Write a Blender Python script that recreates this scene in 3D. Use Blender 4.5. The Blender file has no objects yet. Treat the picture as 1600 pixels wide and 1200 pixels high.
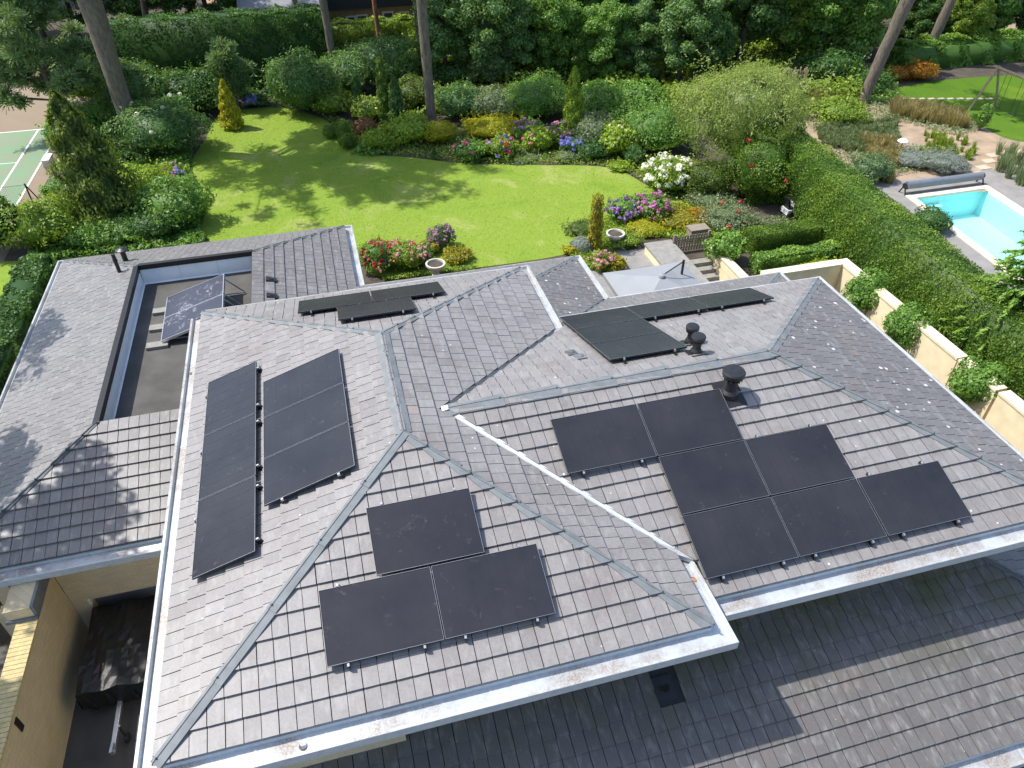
import bpy, math, random
import numpy as np
from mathutils import Matrix, Vector

# ------------------------------------------------------------------ scene, camera, light
SC = bpy.context.scene
COL = SC.collection
CAM = np.array([3.52812579, -5.49975198, 16.19762985])
YAW, PITCH, ROLL, FPX = 0.255613498, 0.684451029, -0.00618800975, 1151.14275
def cam_axes():
    cy, sy, cp, sp = math.cos(YAW), math.sin(YAW), math.cos(PITCH), math.sin(PITCH)
    f = np.array([sy*cp, cy*cp, -sp]); r = np.array([cy, -sy, 0.0]); u = np.cross(r, f)
    cr, sr = math.cos(ROLL), math.sin(ROLL)
    return cr*r+sr*u, -sr*r+cr*u, f
CR, CU, CF = cam_axes()
cd = bpy.data.cameras.new('camera'); co = bpy.data.objects.new('camera', cd); COL.objects.link(co)
cd.sensor_width = 36.0; cd.lens = FPX/1600*36.0; cd.clip_start = 0.1; cd.clip_end = 2000
co.matrix_world = Matrix(((CR[0], CU[0], -CF[0], CAM[0]), (CR[1], CU[1], -CF[1], CAM[1]), (CR[2], CU[2], -CF[2], CAM[2]), (0, 0, 0, 1)))
SC.camera = co
SUN_TO = np.array([-0.490, 0.216, 0.8446]); SUN_TO /= np.linalg.norm(SUN_TO)
w = bpy.data.worlds.new('World'); SC.world = w; w.use_nodes = True
wn = w.node_tree; bg = wn.nodes['Background']
sky = wn.nodes.new('ShaderNodeTexSky'); sky.sky_type = 'NISHITA'; sky.sun_disc = False
sky.sun_elevation = math.asin(SUN_TO[2]); sky.sun_rotation = math.atan2(SUN_TO[0], SUN_TO[1])
sky.air_density = 1.0; sky.dust_density = 1.5
wn.links.new(sky.outputs[0], bg.inputs[0]); bg.inputs[1].default_value = 0.15
sl = bpy.data.lights.new('sun', 'SUN'); sl.energy = 3.5; sl.angle = math.radians(0.55); sl.color = (1.0, 0.965, 0.91)
so = bpy.data.objects.new('sun', sl); COL.objects.link(so)
so.rotation_euler = Vector(SUN_TO.tolist()).to_track_quat('Z', 'Y').to_euler(); so.location = (-30, 15, 50)
SC.view_settings.view_transform = 'Standard'; SC.view_settings.look = 'None'
SC.view_settings.exposure = 0.82; SC.view_settings.gamma = 1.0
SC.render.engine = 'CYCLES'

# ------------------------------------------------------------------ pixel helpers (pixels of the 1600x1200 photograph)
def ray(x, y): return CF*FPX + CR*(x-800) - CU*(y-600)
def at(x, y, z=0.0):
    d = ray(x, y); return CAM + d*((z-CAM[2])/d[2])
def at_np(X, Y):
    d = CF*FPX+np.outer(X-800, CR)-np.outer(Y-600, CU); return CAM+d*(-CAM[2]/d[:, 2])[:, None]
def onY(x, y, Y):
    d = ray(x, y); return CAM + d*((Y-CAM[1])/d[1])
def onX(x, y, X):
    d = ray(x, y); return CAM + d*((X-CAM[0])/d[0])
def px(P):
    d = np.asarray(P, float)-CAM; q = d@CF
    return 800+FPX*(d@CR)/q, 600-FPX*(d@CU)/q, q

# ------------------------------------------------------------------ mesh helpers
WL = {}
def tag(o, label=None, cat=None, group=None, kind=None):
    if label: o['label'] = label
    if cat: o['category'] = cat
    if group: o['group'] = group
    if kind: o['kind'] = kind
    return o
def empty(name, loc, label=None, cat=None, group=None):
    o = bpy.data.objects.new(name, None); COL.objects.link(o); o.location = loc; o.empty_display_size = 0.3
    WL[o.name] = np.array(loc, float)
    return tag(o, label, cat, group)
def link_mesh(name, me, parent=None, loc=None):
    o = bpy.data.objects.new(name, me); COL.objects.link(o)
    pl = WL[parent.name] if parent else np.zeros(3)
    base = pl if loc is None else np.array(loc, float)
    WL[o.name] = base
    if parent: o.parent = parent
    o.location = base-pl
    return o
class MB:
    def __init__(s): s.v = []; s.f = []; s.t = []
    def poly(s, pts, t=None):
        i = len(s.v); s.v += [tuple(map(float, p)) for p in pts]; s.f.append(tuple(range(i, i+len(pts)))); s.t.append(0.5 if t is None else t)
    def box(s, a, b, t=None, faces='all'):
        x0, y0, z0 = a; x1, y1, z1 = b
        p = [(x0,y0,z0),(x1,y0,z0),(x1,y1,z0),(x0,y1,z0),(x0,y0,z1),(x1,y0,z1),(x1,y1,z1),(x0,y1,z1)]
        s.hexa(p, t)
    def hexa(s, p, t=None):
        i = len(s.v); s.v += [tuple(map(float, q)) for q in p]
        for f in ((0,3,2,1),(4,5,6,7),(0,1,5,4),(1,2,6,5),(2,3,7,6),(3,0,4,7)):
            s.f.append(tuple(i+k for k in f)); s.t.append(0.5 if t is None else t)
    def prism(s, bot, top, t=None):
        n = len(bot); i = len(s.v); s.v += [tuple(map(float, q)) for q in bot]+[tuple(map(float, q)) for q in top]
        s.f.append(tuple(range(i+n, i+2*n))); s.t.append(.5 if t is None else t)
        for k in range(n):
            m = (k+1) % n; s.f.append((i+k, i+m, i+n+m, i+n+k)); s.t.append(.5 if t is None else t)
    def obox(s, c, ax, ay, az, t=None):     # oriented box: centre and three half axes
        c, ax, ay, az = (np.asarray(q, float) for q in (c, ax, ay, az))
        s.hexa([c-ax-ay-az, c+ax-ay-az, c+ax+ay-az, c-ax+ay-az, c-ax-ay+az, c+ax-ay+az, c+ax+ay+az, c-ax+ay+az], t)
    def beam(s, a, b, w, h=None, t=None):
        a = np.asarray(a, float); b = np.asarray(b, float); h = h or w
        d = (b-a); L = np.linalg.norm(d); d /= L
        up = np.array([0, 0, 1.0]) if abs(d[2]) < .95 else np.array([0, 1.0, 0])
        x = np.cross(d, up); x /= np.linalg.norm(x); y = np.cross(x, d)
        s.obox((a+b)/2, d*L/2, x*w/2, y*h/2, t)
    def tube(s, path, rad, n=10, t=None, cap=True):
        path = [np.asarray(p, float) for p in path]; rad = rad if hasattr(rad, '__len__') else [rad]*len(path)
        i0 = len(s.v)
        for k, p in enumerate(path):
            d = path[min(k+1, len(path)-1)]-path[max(k-1, 0)]; d = d/np.linalg.norm(d)
            a = np.array([1.0, 0, 0]) if abs(d[0]) < .9 else np.array([0, 1.0, 0])
            x = np.cross(d, a); x /= np.linalg.norm(x); y = np.cross(d, x)
            for j in range(n):
                th = 2*math.pi*j/n; s.v.append(tuple(p+rad[k]*(math.cos(th)*x+math.sin(th)*y)))
        for k in range(len(path)-1):
            for j in range(n):
                m = (j+1) % n; s.f.append((i0+k*n+j, i0+k*n+m, i0+(k+1)*n+m, i0+(k+1)*n+j)); s.t.append(.5 if t is None else t)
        if cap:
            s.f.append(tuple(i0+j for j in range(n))); s.f.append(tuple(i0+(len(path)-1)*n+j for j in range(n))); s.t += [.5 if t is None else t]*2
    def lathe(s, c, prof, n=20, t=None):
        c = np.asarray(c, float); i0 = len(s.v)
        for r, z in prof:
            for j in range(n):
                th = 2*math.pi*j/n; s.v.append((c[0]+r*math.cos(th), c[1]+r*math.sin(th), c[2]+z))
        for k in range(len(prof)-1):
            for j in range(n):
                m = (j+1) % n; s.f.append((i0+k*n+j, i0+k*n+m, i0+(k+1)*n+m, i0+(k+1)*n+j)); s.t.append(.5 if t is None else t)
        s.f.append(tuple(i0+(len(prof)-1)*n+j for j in range(n))); s.t.append(.5 if t is None else t)
        s.f.append(tuple(i0+j for j in range(n))[::-1]); s.t.append(.5 if t is None else t)
    def build(s, name, mat, parent=None, loc=None, smooth=False):
        pl = WL[parent.name] if parent else np.zeros(3)
        base = np.array(loc, float) if loc is not None else (pl if parent else np.zeros(3))
        V = np.array(s.v, float)-base
        me = bpy.data.meshes.new(name); me.from_pydata(V.tolist(), [], s.f)
        a = me.attributes.new('tint', 'FLOAT', 'FACE'); a.data.foreach_set('value', np.array(s.t, np.float32))
        me.materials.append(M[mat])
        if smooth: me.polygons.foreach_set('use_smooth', [True]*len(me.polygons))
        me.update()
        return link_mesh(name, me, parent, base)

def quad_mesh(name, V, tint, mat, parent=None, loc=(0, 0, 0), extra=None):
    """V: (n,4,3) world coordinates; fast mesh of loose quads. extra: (verts, faces, tint) of a solid core"""
    loc = np.array(loc, float); n = len(V); vv = (V.reshape(-1, 3)-loc)
    nv = len(vv); lv = np.arange(n*4, dtype=np.int32); ls = np.arange(0, n*4, 4, dtype=np.int32); lt = np.full(n, 4, np.int32)
    tt = tint.astype(np.float32)
    if extra is not None:
        ev, ef, et = extra; ev = np.asarray(ev, float)-loc; ef = np.asarray(ef, np.int32)
        vv = np.vstack([vv, ev]); lv = np.concatenate([lv, (ef+nv).reshape(-1)])
        ls = np.concatenate([ls, n*4+np.arange(0, ef.size, ef.shape[1], dtype=np.int32)]); lt = np.concatenate([lt, np.full(len(ef), ef.shape[1], np.int32)])
        tt = np.concatenate([tt, np.asarray(et, np.float32)])
    me = bpy.data.meshes.new(name)
    me.vertices.add(len(vv)); me.vertices.foreach_set('co', vv.astype(np.float32).reshape(-1))
    me.loops.add(len(lv)); me.loops.foreach_set('vertex_index', lv.astype(np.int32))
    me.polygons.add(len(ls)); me.polygons.foreach_set('loop_start', ls.astype(np.int32)); me.polygons.foreach_set('loop_total', lt.astype(np.int32))
    me.update(calc_edges=True)
    a = me.attributes.new('tint', 'FLOAT', 'FACE'); a.data.foreach_set('value', tt)
    me.materials.append(M[mat])
    return link_mesh(name, me, parent, loc)

# ------------------------------------------------------------------ materials
M = {}
class NT:
    def __init__(s, name):
        s.m = bpy.data.materials.new(name); s.m.use_nodes = True; s.t = s.m.node_tree; s.b = s.t.nodes['Principled BSDF']; s.out = s.t.nodes['Material Output']; M[name] = s.m
        s.tc = s.t.nodes.new('ShaderNodeTexCoord'); s.geo = s.t.nodes.new('ShaderNodeNewGeometry')
    def n(s, typ, **kw):
        nd = s.t.nodes.new(typ)
        for k, v in kw.items(): setattr(nd, k, v)
        return nd
    def l(s, a, b): s.t.links.new(a, b)
    def pos(s): return s.geo.outputs['Position']
    def noise(s, scale, detail=4, rough=.55, vec=None, dist=0.0):
        nd = s.n('ShaderNodeTexNoise'); nd.inputs['Scale'].default_value = scale; nd.inputs['Detail'].default_value = detail; nd.inputs['Roughness'].default_value = rough; nd.inputs['Distortion'].default_value = dist
        s.l(vec if vec is not None else s.pos(), nd.inputs['Vector']); return nd.outputs['Fac']
    def ramp(s, fac, stops):
        nd = s.n('ShaderNodeValToRGB'); el = nd.color_ramp.elements
        while len(el) < len(stops): el.new(.5)
        for e, (p, c) in zip(el, stops): e.position = p; e.color = (c, c, c, 1) if not hasattr(c, '__len__') else (*c, 1)
        s.l(fac, nd.inputs[0]); return nd.outputs[0]
    def mix(s, fac, a, b, mode='MIX'):
        nd = s.n('ShaderNodeMix'); nd.data_type = 'RGBA'; nd.blend_type = mode
        for v, i in ((fac, 0), (a, 6), (b, 7)):
            if hasattr(v, 'is_linked'): s.l(v, nd.inputs[i])
            else: nd.inputs[i].default_value = v if i == 0 else ((*v, 1) if hasattr(v, '__len__') else (v, v, v, 1))
        return nd.outputs[2]
    def math(s, op, a, b=0.0):
        nd = s.n('ShaderNodeMath'); nd.operation = op
        for v, i in ((a, 0), (b, 1)):
            if hasattr(v, 'is_linked'): s.l(v, nd.inputs[i])
            else: nd.inputs[i].default_value = v
        return nd.outputs[0]
    def attr(s, name='tint'):
        nd = s.n('ShaderNodeAttribute'); nd.attribute_name = name; return nd.outputs['Fac']
    def scalevec(s, v):
        nd = s.n('ShaderNodeMapping'); nd.inputs['Scale'].default_value = v; s.l(s.pos(), nd.inputs[0]); return nd.outputs[0]
    def bump(s, h, strength=.3, dist=.02):
        nd = s.n('ShaderNodeBump'); nd.inputs['Strength'].default_value = strength; nd.inputs['Distance'].default_value = dist
        s.l(h, nd.inputs['Height']); s.l(nd.outputs[0], s.b.inputs['Normal'])
    def set(s, col=None, rough=None, metal=None, spec=None):
        for v, k in ((col, 'Base Color'), (rough, 'Roughness'), (metal, 'Metallic'), (spec, 'Specular IOR Level')):
            if v is None: continue
            if hasattr(v, 'is_linked'): s.l(v, s.b.inputs[k])
            else: s.b.inputs[k].default_value = (*v, 1) if hasattr(v, '__len__') else v
        return s

def streaks(m, c, dark):
    return m.mix(m.ramp(m.noise(1.0, 4, .6, m.scalevec((9, 1.6, 1.6))), [(.5, 0.), (.75, .5)]), c, dark)
def plain(name, col, rough=.6, metal=0., var=.25, scale=6., spec=.5, bump=0.):
    m = NT(name); nz = m.noise(scale, 5)
    c = m.mix(m.ramp(nz, [(.3, 0.), (.7, 1.)]), tuple(x*(1-var) for x in col), tuple(min(1, x*(1+var*.7)) for x in col))
    m.set(c, rough, metal, spec)
    if bump: m.bump(m.noise(scale*6, 3), bump, .01)
    return m

def tile_mat(name, dark, mid, lichen=.5, moss=0., moss_y=None):
    m = NT(name); t = m.attr()
    base = m.ramp(t, [(0., dark), (.5, mid), (.93, tuple(x*1.22 for x in mid)), (1., (mid[0]*1.35, mid[1]*1.08, mid[2]*.95))])
    big = m.noise(.55, 4, .6); fine = m.noise(26, 4, .7)
    c = m.mix(m.ramp(big, [(.38, 0.), (.72, .5)]), base, (dark[0]*1.0, dark[1]*.95, dark[2]*.93))
    c = m.mix(.35, c, m.ramp(fine, [(.25, tuple(x*.6 for x in mid)), (.75, tuple(x*1.35 for x in mid))]))
    c = m.mix(m.ramp(m.noise(.9, 5, .7, m.scalevec((1, 1, 1.3))), [(.54, 0.), (.68, .42)]), c, (.155, .118, .102))
    st = m.noise(5, 3, .6)
    c = m.mix(m.ramp(st, [(.56, 0.), (.74, .45)]), c, (.13, .115, .10))
    c = m.mix(m.ramp(m.noise(9, 3, .6, m.scalevec((1.0, .35, .35))), [(.52, 0.), (.72, .4)]), c, (.33, .32, .30))
    if moss:
        mn = m.noise(1.1, 5, .65); f = m.ramp(mn, [(.42, 0.), (.62, 1.)])
        sp = m.n('ShaderNodeSeparateXYZ'); m.l(m.pos(), sp.inputs[0])
        g = m.n('ShaderNodeMapRange'); m.l(sp.outputs['Y'], g.inputs[0]); g.inputs[1].default_value = moss_y[0]; g.inputs[2].default_value = moss_y[1]
        f = m.math('MULTIPLY', m.math('MULTIPLY', f, g.outputs[0]), moss)
        c = m.mix(f, c, (.085, .085, .035))
    vo = m.n('ShaderNodeTexVoronoi'); vo.inputs['Scale'].default_value = 5.5; m.l(m.pos(), vo.inputs['Vector'])
    rs = m.n('ShaderNodeSeparateColor'); m.l(vo.outputs['Color'], rs.inputs[0])
    rad = m.math('MULTIPLY', m.math('SUBTRACT', rs.outputs[0], 1.0-lichen*.5), .75)
    wob = m.math('MULTIPLY', m.math('SUBTRACT', m.noise(30, 2), .5), .05)
    dist = m.math('ADD', vo.outputs['Distance'], wob)
    spot = m.math('LESS_THAN', dist, rad)
    c = m.mix(m.math('MULTIPLY', spot, .8), c, (.62, .62, .58))
    m.set(c, .47, 0, .6); m.bump(fine, .25, .006)
    return m
tile_mat('tile', (.125, .116, .111), (.232, .219, .211), .36)
tile_mat('tile_lichen', (.08, .076, .074), (.145, .138, .134), .72)
tile_mat('tile_low', (.085, .081, .078), (.175, .167, .162), .15)
tile_mat('tile_front_low', (.07, .067, .064), (.125, .117, .11), .2, .95, (-.8, .9))

def zinc(name, dirt=1.0):
    m = NT(name); n1 = m.noise(2.2, 5, .6); n2 = m.noise(14, 4, .7)
    c = m.ramp(n1, [(.3, (.39, .43, .45)), (.7, (.51, .55, .565))])
    c = m.mix(.25, c, m.ramp(n2, [(.3, .35), (.7, .75)]))
    sp = m.n('ShaderNodeSeparateXYZ'); m.l(m.geo.outputs['Normal'], sp.inputs[0])
    up = m.math('GREATER_THAN', sp.outputs['Z'], .9)
    d = m.ramp(m.noise(.75, 6, .7), [(.42, 0.), (.58, .85)])
    gr = m.ramp(m.noise(40, 2, .6), [(.35, .3), (.65, 1.)])
    c = m.mix(m.math('MULTIPLY', m.math('MULTIPLY', up, m.math('MULTIPLY', d, gr)), dirt), c, (.22, .15, .09))
    m.set(c, .45, .15, .5); return m
zinc('zinc'); zinc('zinc_clean', .25)
plain('lead', (.15, .165, .17), .6, 0, .2, 5)
plain('lead_dark', (.10, .11, .115), .6, 0, .2, 5)
plain('underlay', (.03, .03, .03), .9)
plain('soffit', (.62, .62, .6), .6, 0, .08, 3)
plain('white_sheet', (.90, .92, .93), .35, 0, .08, 2)
plain('black_plastic', (.018, .018, .019), .42, 0, .2, 9)
plain('alu', (.62, .63, .64), .3, .85, .1, 20)
plain('panel_frame', (.03, .03, .032), .35, .4, .1, 20)
plain('panel_edge', (.42, .43, .45), .35, .6, .1, 20)
plain('steel', (.45, .46, .47), .4, .8, .15, 15)
plain('concrete', (.25, .24, .215), .85, 0, .2, 5, bump=.3)
plain('stone_pale', (.52, .50, .43), .8, 0, .15, 8, bump=.3)
plain('cream_wall', (.74, .63, .41), .8, 0, .10, 2.5, bump=.2)
plain('cap_stone', (.70, .62, .43), .8, 0, .12, 6)
plain('grey_paving', (.24, .228, .212), .85, 0, .18, 1.6, bump=.2)
plain('felt', (.085, .08, .072), .9, 0, .35, 1.1, bump=.3)
plain('tarpaulin', (.012, .012, .012), .45, 0, .3, 4, bump=.5)
plain('brick_cap', (.50, .40, .19), .85, 0, .2, 9)
plain('wood_grey', (.24, .20, .155), .8, 0, .25, 12, bump=.3)
plain('wood_pole', (.36, .27, .17), .8, 0, .2, 7)
def bark(name, col):
    m = NT(name); v = m.scalevec((9, 9, 1.6)); n1 = m.noise(1.6, 6, .7, v); c = m.ramp(n1, [(.32, tuple(x*.35 for x in col)), (.5, col), (.68, tuple(x*1.5 for x in col))]); c = m.mix(m.ramp(m.noise(.7, 4), [(.45, 0.), (.7, .4)]), c, (.10, .11, .06)); m.set(c, .95); m.bump(n1, 1.0, .06)
bark('bark_grey', (.17, .135, .105))
bark('bark_orange', (.28, .13, .06))
bark('bark_dark', (.06, .045, .035))
plain('soil', (.075, .06, .042), .95, 0, .4, 1.3, bump=.5)
plain('sand_soil', (.33, .245, .165), .95, 0, .25, 1.2, bump=.4)
plain('path_slab', (.46, .38, .28), .9, 0, .15, 3)
plain('umbrella_cloth', (.25, .262, .275), .8, 0, .05, 2)
plain('red_plastic', (.45, .05, .03), .5); plain('green_plastic', (.03, .5, .2), .45); plain('white_paint', (.75, .75, .73), .5, 0, .06)
plain('roller_grey', (.16, .17, .19), .5, 0, .1, 3); plain('coping', (.72, .62, .46), .8, 0, .08, 4)
plain('rust_orange', (.40, .16, .05), .8)
plain('window_glass', (.03, .045, .045), .08, 0, .2, 1)
plain('far_brick', (.36, .25, .14), .9, 0, .2, 2); plain('far_roof', (.018, .022, .026), .8); plain('far_tile', (.22, .22, .23), .7, 0, .2, 3)
def brick_mat(name, c1, c2, mortar, grime):
    m = NT(name)
    cx = m.n('ShaderNodeSeparateXYZ'); m.l(m.pos(), cx.inputs[0])
    cb = m.n('ShaderNodeCombineXYZ'); m.l(m.math('ADD', cx.outputs[0], cx.outputs[1]), cb.inputs[0]); m.l(cx.outputs[2], cb.inputs[1])
    b = m.n('ShaderNodeTexBrick'); b.inputs['Scale'].default_value = 1.0; b.inputs['Brick Width'].default_value = .22; b.inputs['Row Height'].default_value = .063; b.inputs['Mortar Size'].default_value = .007
    b.inputs['Color1'].default_value = (*c1, 1); b.inputs['Color2'].default_value = (*c2, 1); b.inputs['Mortar'].default_value = (*mortar, 1); m.l(cb.outputs[0], b.inputs['Vector'])
    c = m.mix(m.ramp(m.noise(.9, 5, .65), [(.4, 0.), (.75, .6)]), b.outputs['Color'], grime)
    m.set(c, .85); m.bump(b.outputs['Fac'], .3, -.01)
brick_mat('brick', (.68, .55, .33), (.58, .47, .28), (.48, .42, .30), (.42, .34, .21))
def glass_panel(name, col):
    m = NT(name)
    sc = m.noise(3.0, 6, .7, dist=1.5); sm = m.ramp(sc, [(.60, 0.), (.70, 1.)])
    sc2 = m.noise(22, 3, .6); sm2 = m.ramp(sc2, [(.55, 0.), (.7, 1.)])
    film = m.ramp(m.noise(.8, 4, .6), [(.3, 0.), (.8, .035)])
    c = m.mix(m.math('MULTIPLY', m.math('MULTIPLY', sm, sm2), .22), col, (.45, .45, .46))
    c = m.mix(film, c, (.5, .48, .45))
    m.set(c, .28, 0, .28); m.l(m.ramp(sm, [(0., .24), (1., .5)]), m.b.inputs['Roughness'])
glass_panel('panel_glass', (.020, .021, .027))
m = NT('old_glass'); sc = m.noise(2.6, 5, .7, dist=1.); sf = m.ramp(m.noise(18, 4, .7), [(.45, 0.), (.65, 1.)]); c = m.mix(m.math('MULTIPLY', m.ramp(sc, [(.55, 0.), (.64, .7)]), sf), (.04, .038, .05), (.55, .55, .57)); m.set(c, .25, 0, .4)
m = NT('pool_water')
tr = m.n('ShaderNodeBsdfTransparent'); tr.inputs[0].default_value = (.80, .97, .97, 1); gl = m.n('ShaderNodeBsdfGlossy'); gl.inputs['Roughness'].default_value = .03
mx = m.n('ShaderNodeMixShader'); fr = m.n('ShaderNodeFresnel'); fr.inputs[0].default_value = 1.33
bp = m.n('ShaderNodeBump'); bp.inputs['Strength'].default_value = .25; bp.inputs['Distance'].default_value = .05; m.l(m.noise(3.5, 2), bp.inputs['Height']); m.l(bp.outputs[0], gl.inputs['Normal']); m.l(bp.outputs[0], fr.inputs['Normal'])
m.l(fr.outputs[0], mx.inputs[0]); m.l(tr.outputs[0], mx.inputs[1]); m.l(gl.outputs[0], mx.inputs[2]); m.l(mx.outputs[0], m.out.inputs[0])
plain('pool_basin', (.52, .84, .84), .5, 0, .05, 2)
def lawn_mat(name, a, b, c_, blades=False):
    m = NT(name); n1 = m.noise(.42, 6, .62, dist=.6); n2 = m.noise(7, 5, .75)
    c = m.ramp(n1, [(.30, a), (.44, b), (.54, b), (.68, c_)])
    if blades:
        c = m.mix(.4, c, m.ramp(m.attr(), [(0., tuple(x*.8 for x in b)), (1., tuple(x*1.2 for x in b))]))
        tl = m.n('ShaderNodeBsdfTranslucent'); m.l(c, tl.inputs[0]); mx = m.n('ShaderNodeMixShader'); mx.inputs[0].default_value = .35
        m.set(c, .9, 0, .1); m.l(m.b.outputs[0], mx.inputs[1]); m.l(tl.outputs[0], mx.inputs[2]); m.l(mx.outputs[0], m.out.inputs[0]); return
    c = m.mix(.35, c, m.ramp(n2, [(.25, tuple(x*.6 for x in b)), (.75, tuple(x*1.35 for x in b))]))
    m.set(c, .9, 0, .1); m.bump(m.noise(60, 3, .8), .6, .03)
LA = ((.125, .225, .022), (.20, .285, .038), (.34, .355, .12))
lawn_mat('lawn', *LA); lawn_mat('leaf_lawn', *LA, blades=True)
lawn_mat('lawn_far_shaded', (.05, .12, .012), (.08, .16, .014), (.14, .21, .02))  # play lawn greens darkened in the colour to stand in for tree shade
def court_mat(name, col):
    m = NT(name); c = m.mix(m.ramp(m.noise(.8, 5, .65), [(.4, 0.), (.7, .6)]), col, (.24, .195, .135)); m.set(c, .9)
court_mat('court_green', (.16, .26, .15)); court_mat('court_brown', (.22, .165, .11))
def leaf_mat(name, dark, mid, light, trans=.36, rough=.5):
    m = NT(name); t = m.attr()
    c = m.ramp(t, [(0., dark), (.55, mid), (1., light)])
    m.set(c, rough, 0, .4)
    tl = m.n('ShaderNodeBsdfTranslucent'); tc = m.mix(1.0, c, (1.3, 1.25, .6), 'MULTIPLY'); m.l(tc, tl.inputs[0])
    mx = m.n('ShaderNodeMixShader'); mx.inputs[0].default_value = trans
    m.l(m.b.outputs[0], mx.inputs[1]); m.l(tl.outputs[0], mx.inputs[2]); m.l(mx.outputs[0], m.out.inputs[0])
leaf_mat('leaf_mid', (0.079, 0.176, 0.032), (0.148, 0.289, 0.049), (0.296, 0.454, 0.079))
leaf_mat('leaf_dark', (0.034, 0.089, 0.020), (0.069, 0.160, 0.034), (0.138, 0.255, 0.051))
leaf_mat('leaf_rhodo', (0.060, 0.138, 0.038), (0.120, 0.230, 0.061), (0.280, 0.405, 0.129))
leaf_mat('leaf_light', (0.101, 0.179, 0.019), (0.216, 0.323, 0.037), (0.402, 0.495, 0.075))
leaf_mat('leaf_lime', (0.132, 0.227, 0.016), (0.243, 0.363, 0.026), (0.419, 0.499, 0.063))
leaf_mat('leaf_yellow', (.20, .22, .01), (.40, .39, .012), (.6, .54, .03))
leaf_mat('leaf_gold', (0.149, 0.161, 0.014), (0.310, 0.287, 0.023), (0.483, 0.414, 0.034))
leaf_mat('leaf_bronze', (0.050, 0.090, 0.014), (0.108, 0.168, 0.025), (0.198, 0.264, 0.035))
leaf_mat('leaf_pine', (.075, .145, .06), (.16, .25, .105), (.26, .37, .16))
leaf_mat('leaf_hedge', (0.050, 0.112, 0.014), (0.124, 0.224, 0.025), (0.249, 0.352, 0.041))
leaf_mat('leaf_grey', (0.112, 0.163, 0.075), (0.200, 0.263, 0.125), (0.325, 0.388, 0.200))
leaf_mat('leaf_red', (0.140, 0.060, 0.030), (0.260, 0.120, 0.050), (0.300, 0.200, 0.070))
leaf_mat('leaf_orange', (0.250, 0.100, 0.010), (0.420, 0.200, 0.020), (0.500, 0.300, 0.040))
leaf_mat('straw', (0.200, 0.170, 0.060), (0.340, 0.290, 0.130), (0.450, 0.400, 0.200))
leaf_mat('lavender', (0.160, 0.200, 0.160), (0.280, 0.330, 0.290), (0.350, 0.330, 0.420))
for nm, c in dict(fl_pink=(.62, .16, .30), fl_red=(.62, .05, .09), fl_rose=(.72, .36, .44), fl_purple=(.36, .17, .50), fl_blue=(.24, .26, .68), fl_white=(.85, .87, .78), fl_mauve=(.55, .2, .48), fl_cream=(.75, .73, .4)).items():
    leaf_mat(nm, tuple(x*.65 for x in c), c, tuple(min(.95, x*1.25) for x in c), .25, .7)
leaf_mat('leaf_feather', (.14, .21, .045), (.27, .35, .09), (.42, .48, .17), .42)

# ------------------------------------------------------------------ the setting: ground sheets
def sheet(name, pts, mat, z, parent=None, label=None):
    b = MB(); b.poly([(p[0], p[1], z) for p in pts]); o = b.build(name, mat); o['kind'] = 'structure'; return o
rg = random.Random(5); R_ = np.random.default_rng(7)
# ground with a rectangular opening for the sunken garden steps and the pool basin
HOLES = [(17.75, 19.2, 13.9, 20.0), (30.3, 35.95, 10.0, 22.6)]
gx = sorted({-400, 600, *[h[0] for h in HOLES], *[h[1] for h in HOLES]}); gy = sorted({-300, 700, *[h[2] for h in HOLES], *[h[3] for h in HOLES]})
b = MB()
for i in range(len(gx)-1):
    for j in range(len(gy)-1):
        if any(gx[i] >= h[0]-1e-6 and gx[i+1] <= h[1]+1e-6 and gy[j] >= h[2]-1e-6 and gy[j+1] <= h[3]+1e-6 for h in HOLES): continue
        b.poly([(gx[i], gy[j], 0), (gx[i+1], gy[j], 0), (gx[i+1], gy[j+1], 0), (gx[i], gy[j+1], 0)])
b.build('ground', 'soil')['kind'] = 'structure'
def smooth_outline(pts, n=6):
    out = []; N = len(pts)
    for i in range(N):
        p0, p1, p2, p3 = (np.array(pts[(i+k-1) % N][:2]) for k in range(4))
        for k in range(n):
            t = k/n; out.append(.5*((2*p1)+(-p0+p2)*t+(2*p0-5*p1+4*p2-p3)*t*t+(-p0+3*p1-3*p2+p3)*t**3))
    return out
lawn_px = [(298, 262), (322, 216), (345, 180), (430, 168), (505, 186), (530, 212), (575, 240), (640, 246), (730, 256), (830, 258), (950, 262), (1015, 292), (1068, 318), (1010, 345), (940, 345), (905, 392), (700, 424), (590, 432), (540, 400), (330, 378), (322, 320)]
lawn_pts = smooth_outline([at(*q) for q in lawn_px])
lawn = sheet('lawn', lawn_pts, 'lawn', .012)
sheet('lawn_strip', [at(*q) for q in [(-60, 410), (34, 408), (24, 455), (-40, 560), (-120, 560)]], 'lawn', .014)
sheet('play_lawn', smooth_outline([at(*q) for q in [(1375, 150), (1450, 128), (1620, 118), (1750, 140), (1760, 215), (1600, 222), (1530, 195), (1480, 165), (1420, 160)]]), 'lawn_far_shaded', .012)
sheet('garden_soil', smooth_outline([at(*q) for q in [(1215, 150), (1300, 140), (1400, 160), (1500, 180), (1620, 215), (1720, 260), (1720, 330), (1560, 300), (1400, 300), (1300, 250), (1230, 200)]]), 'sand_soil', .008)
sheet('woodland_path', smooth_outline([at(*q) for q in [(1500, 12), (1640, 2), (1760, 40), (1640, 62), (1560, 42)]]), 'sand_soil', .010)
sheet('woodland_clearing', smooth_outline([at(*q) for q in [(1300, 108), (1370, 100), (1400, 140), (1330, 160), (1250, 150)]]), 'sand_soil', .006)
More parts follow.
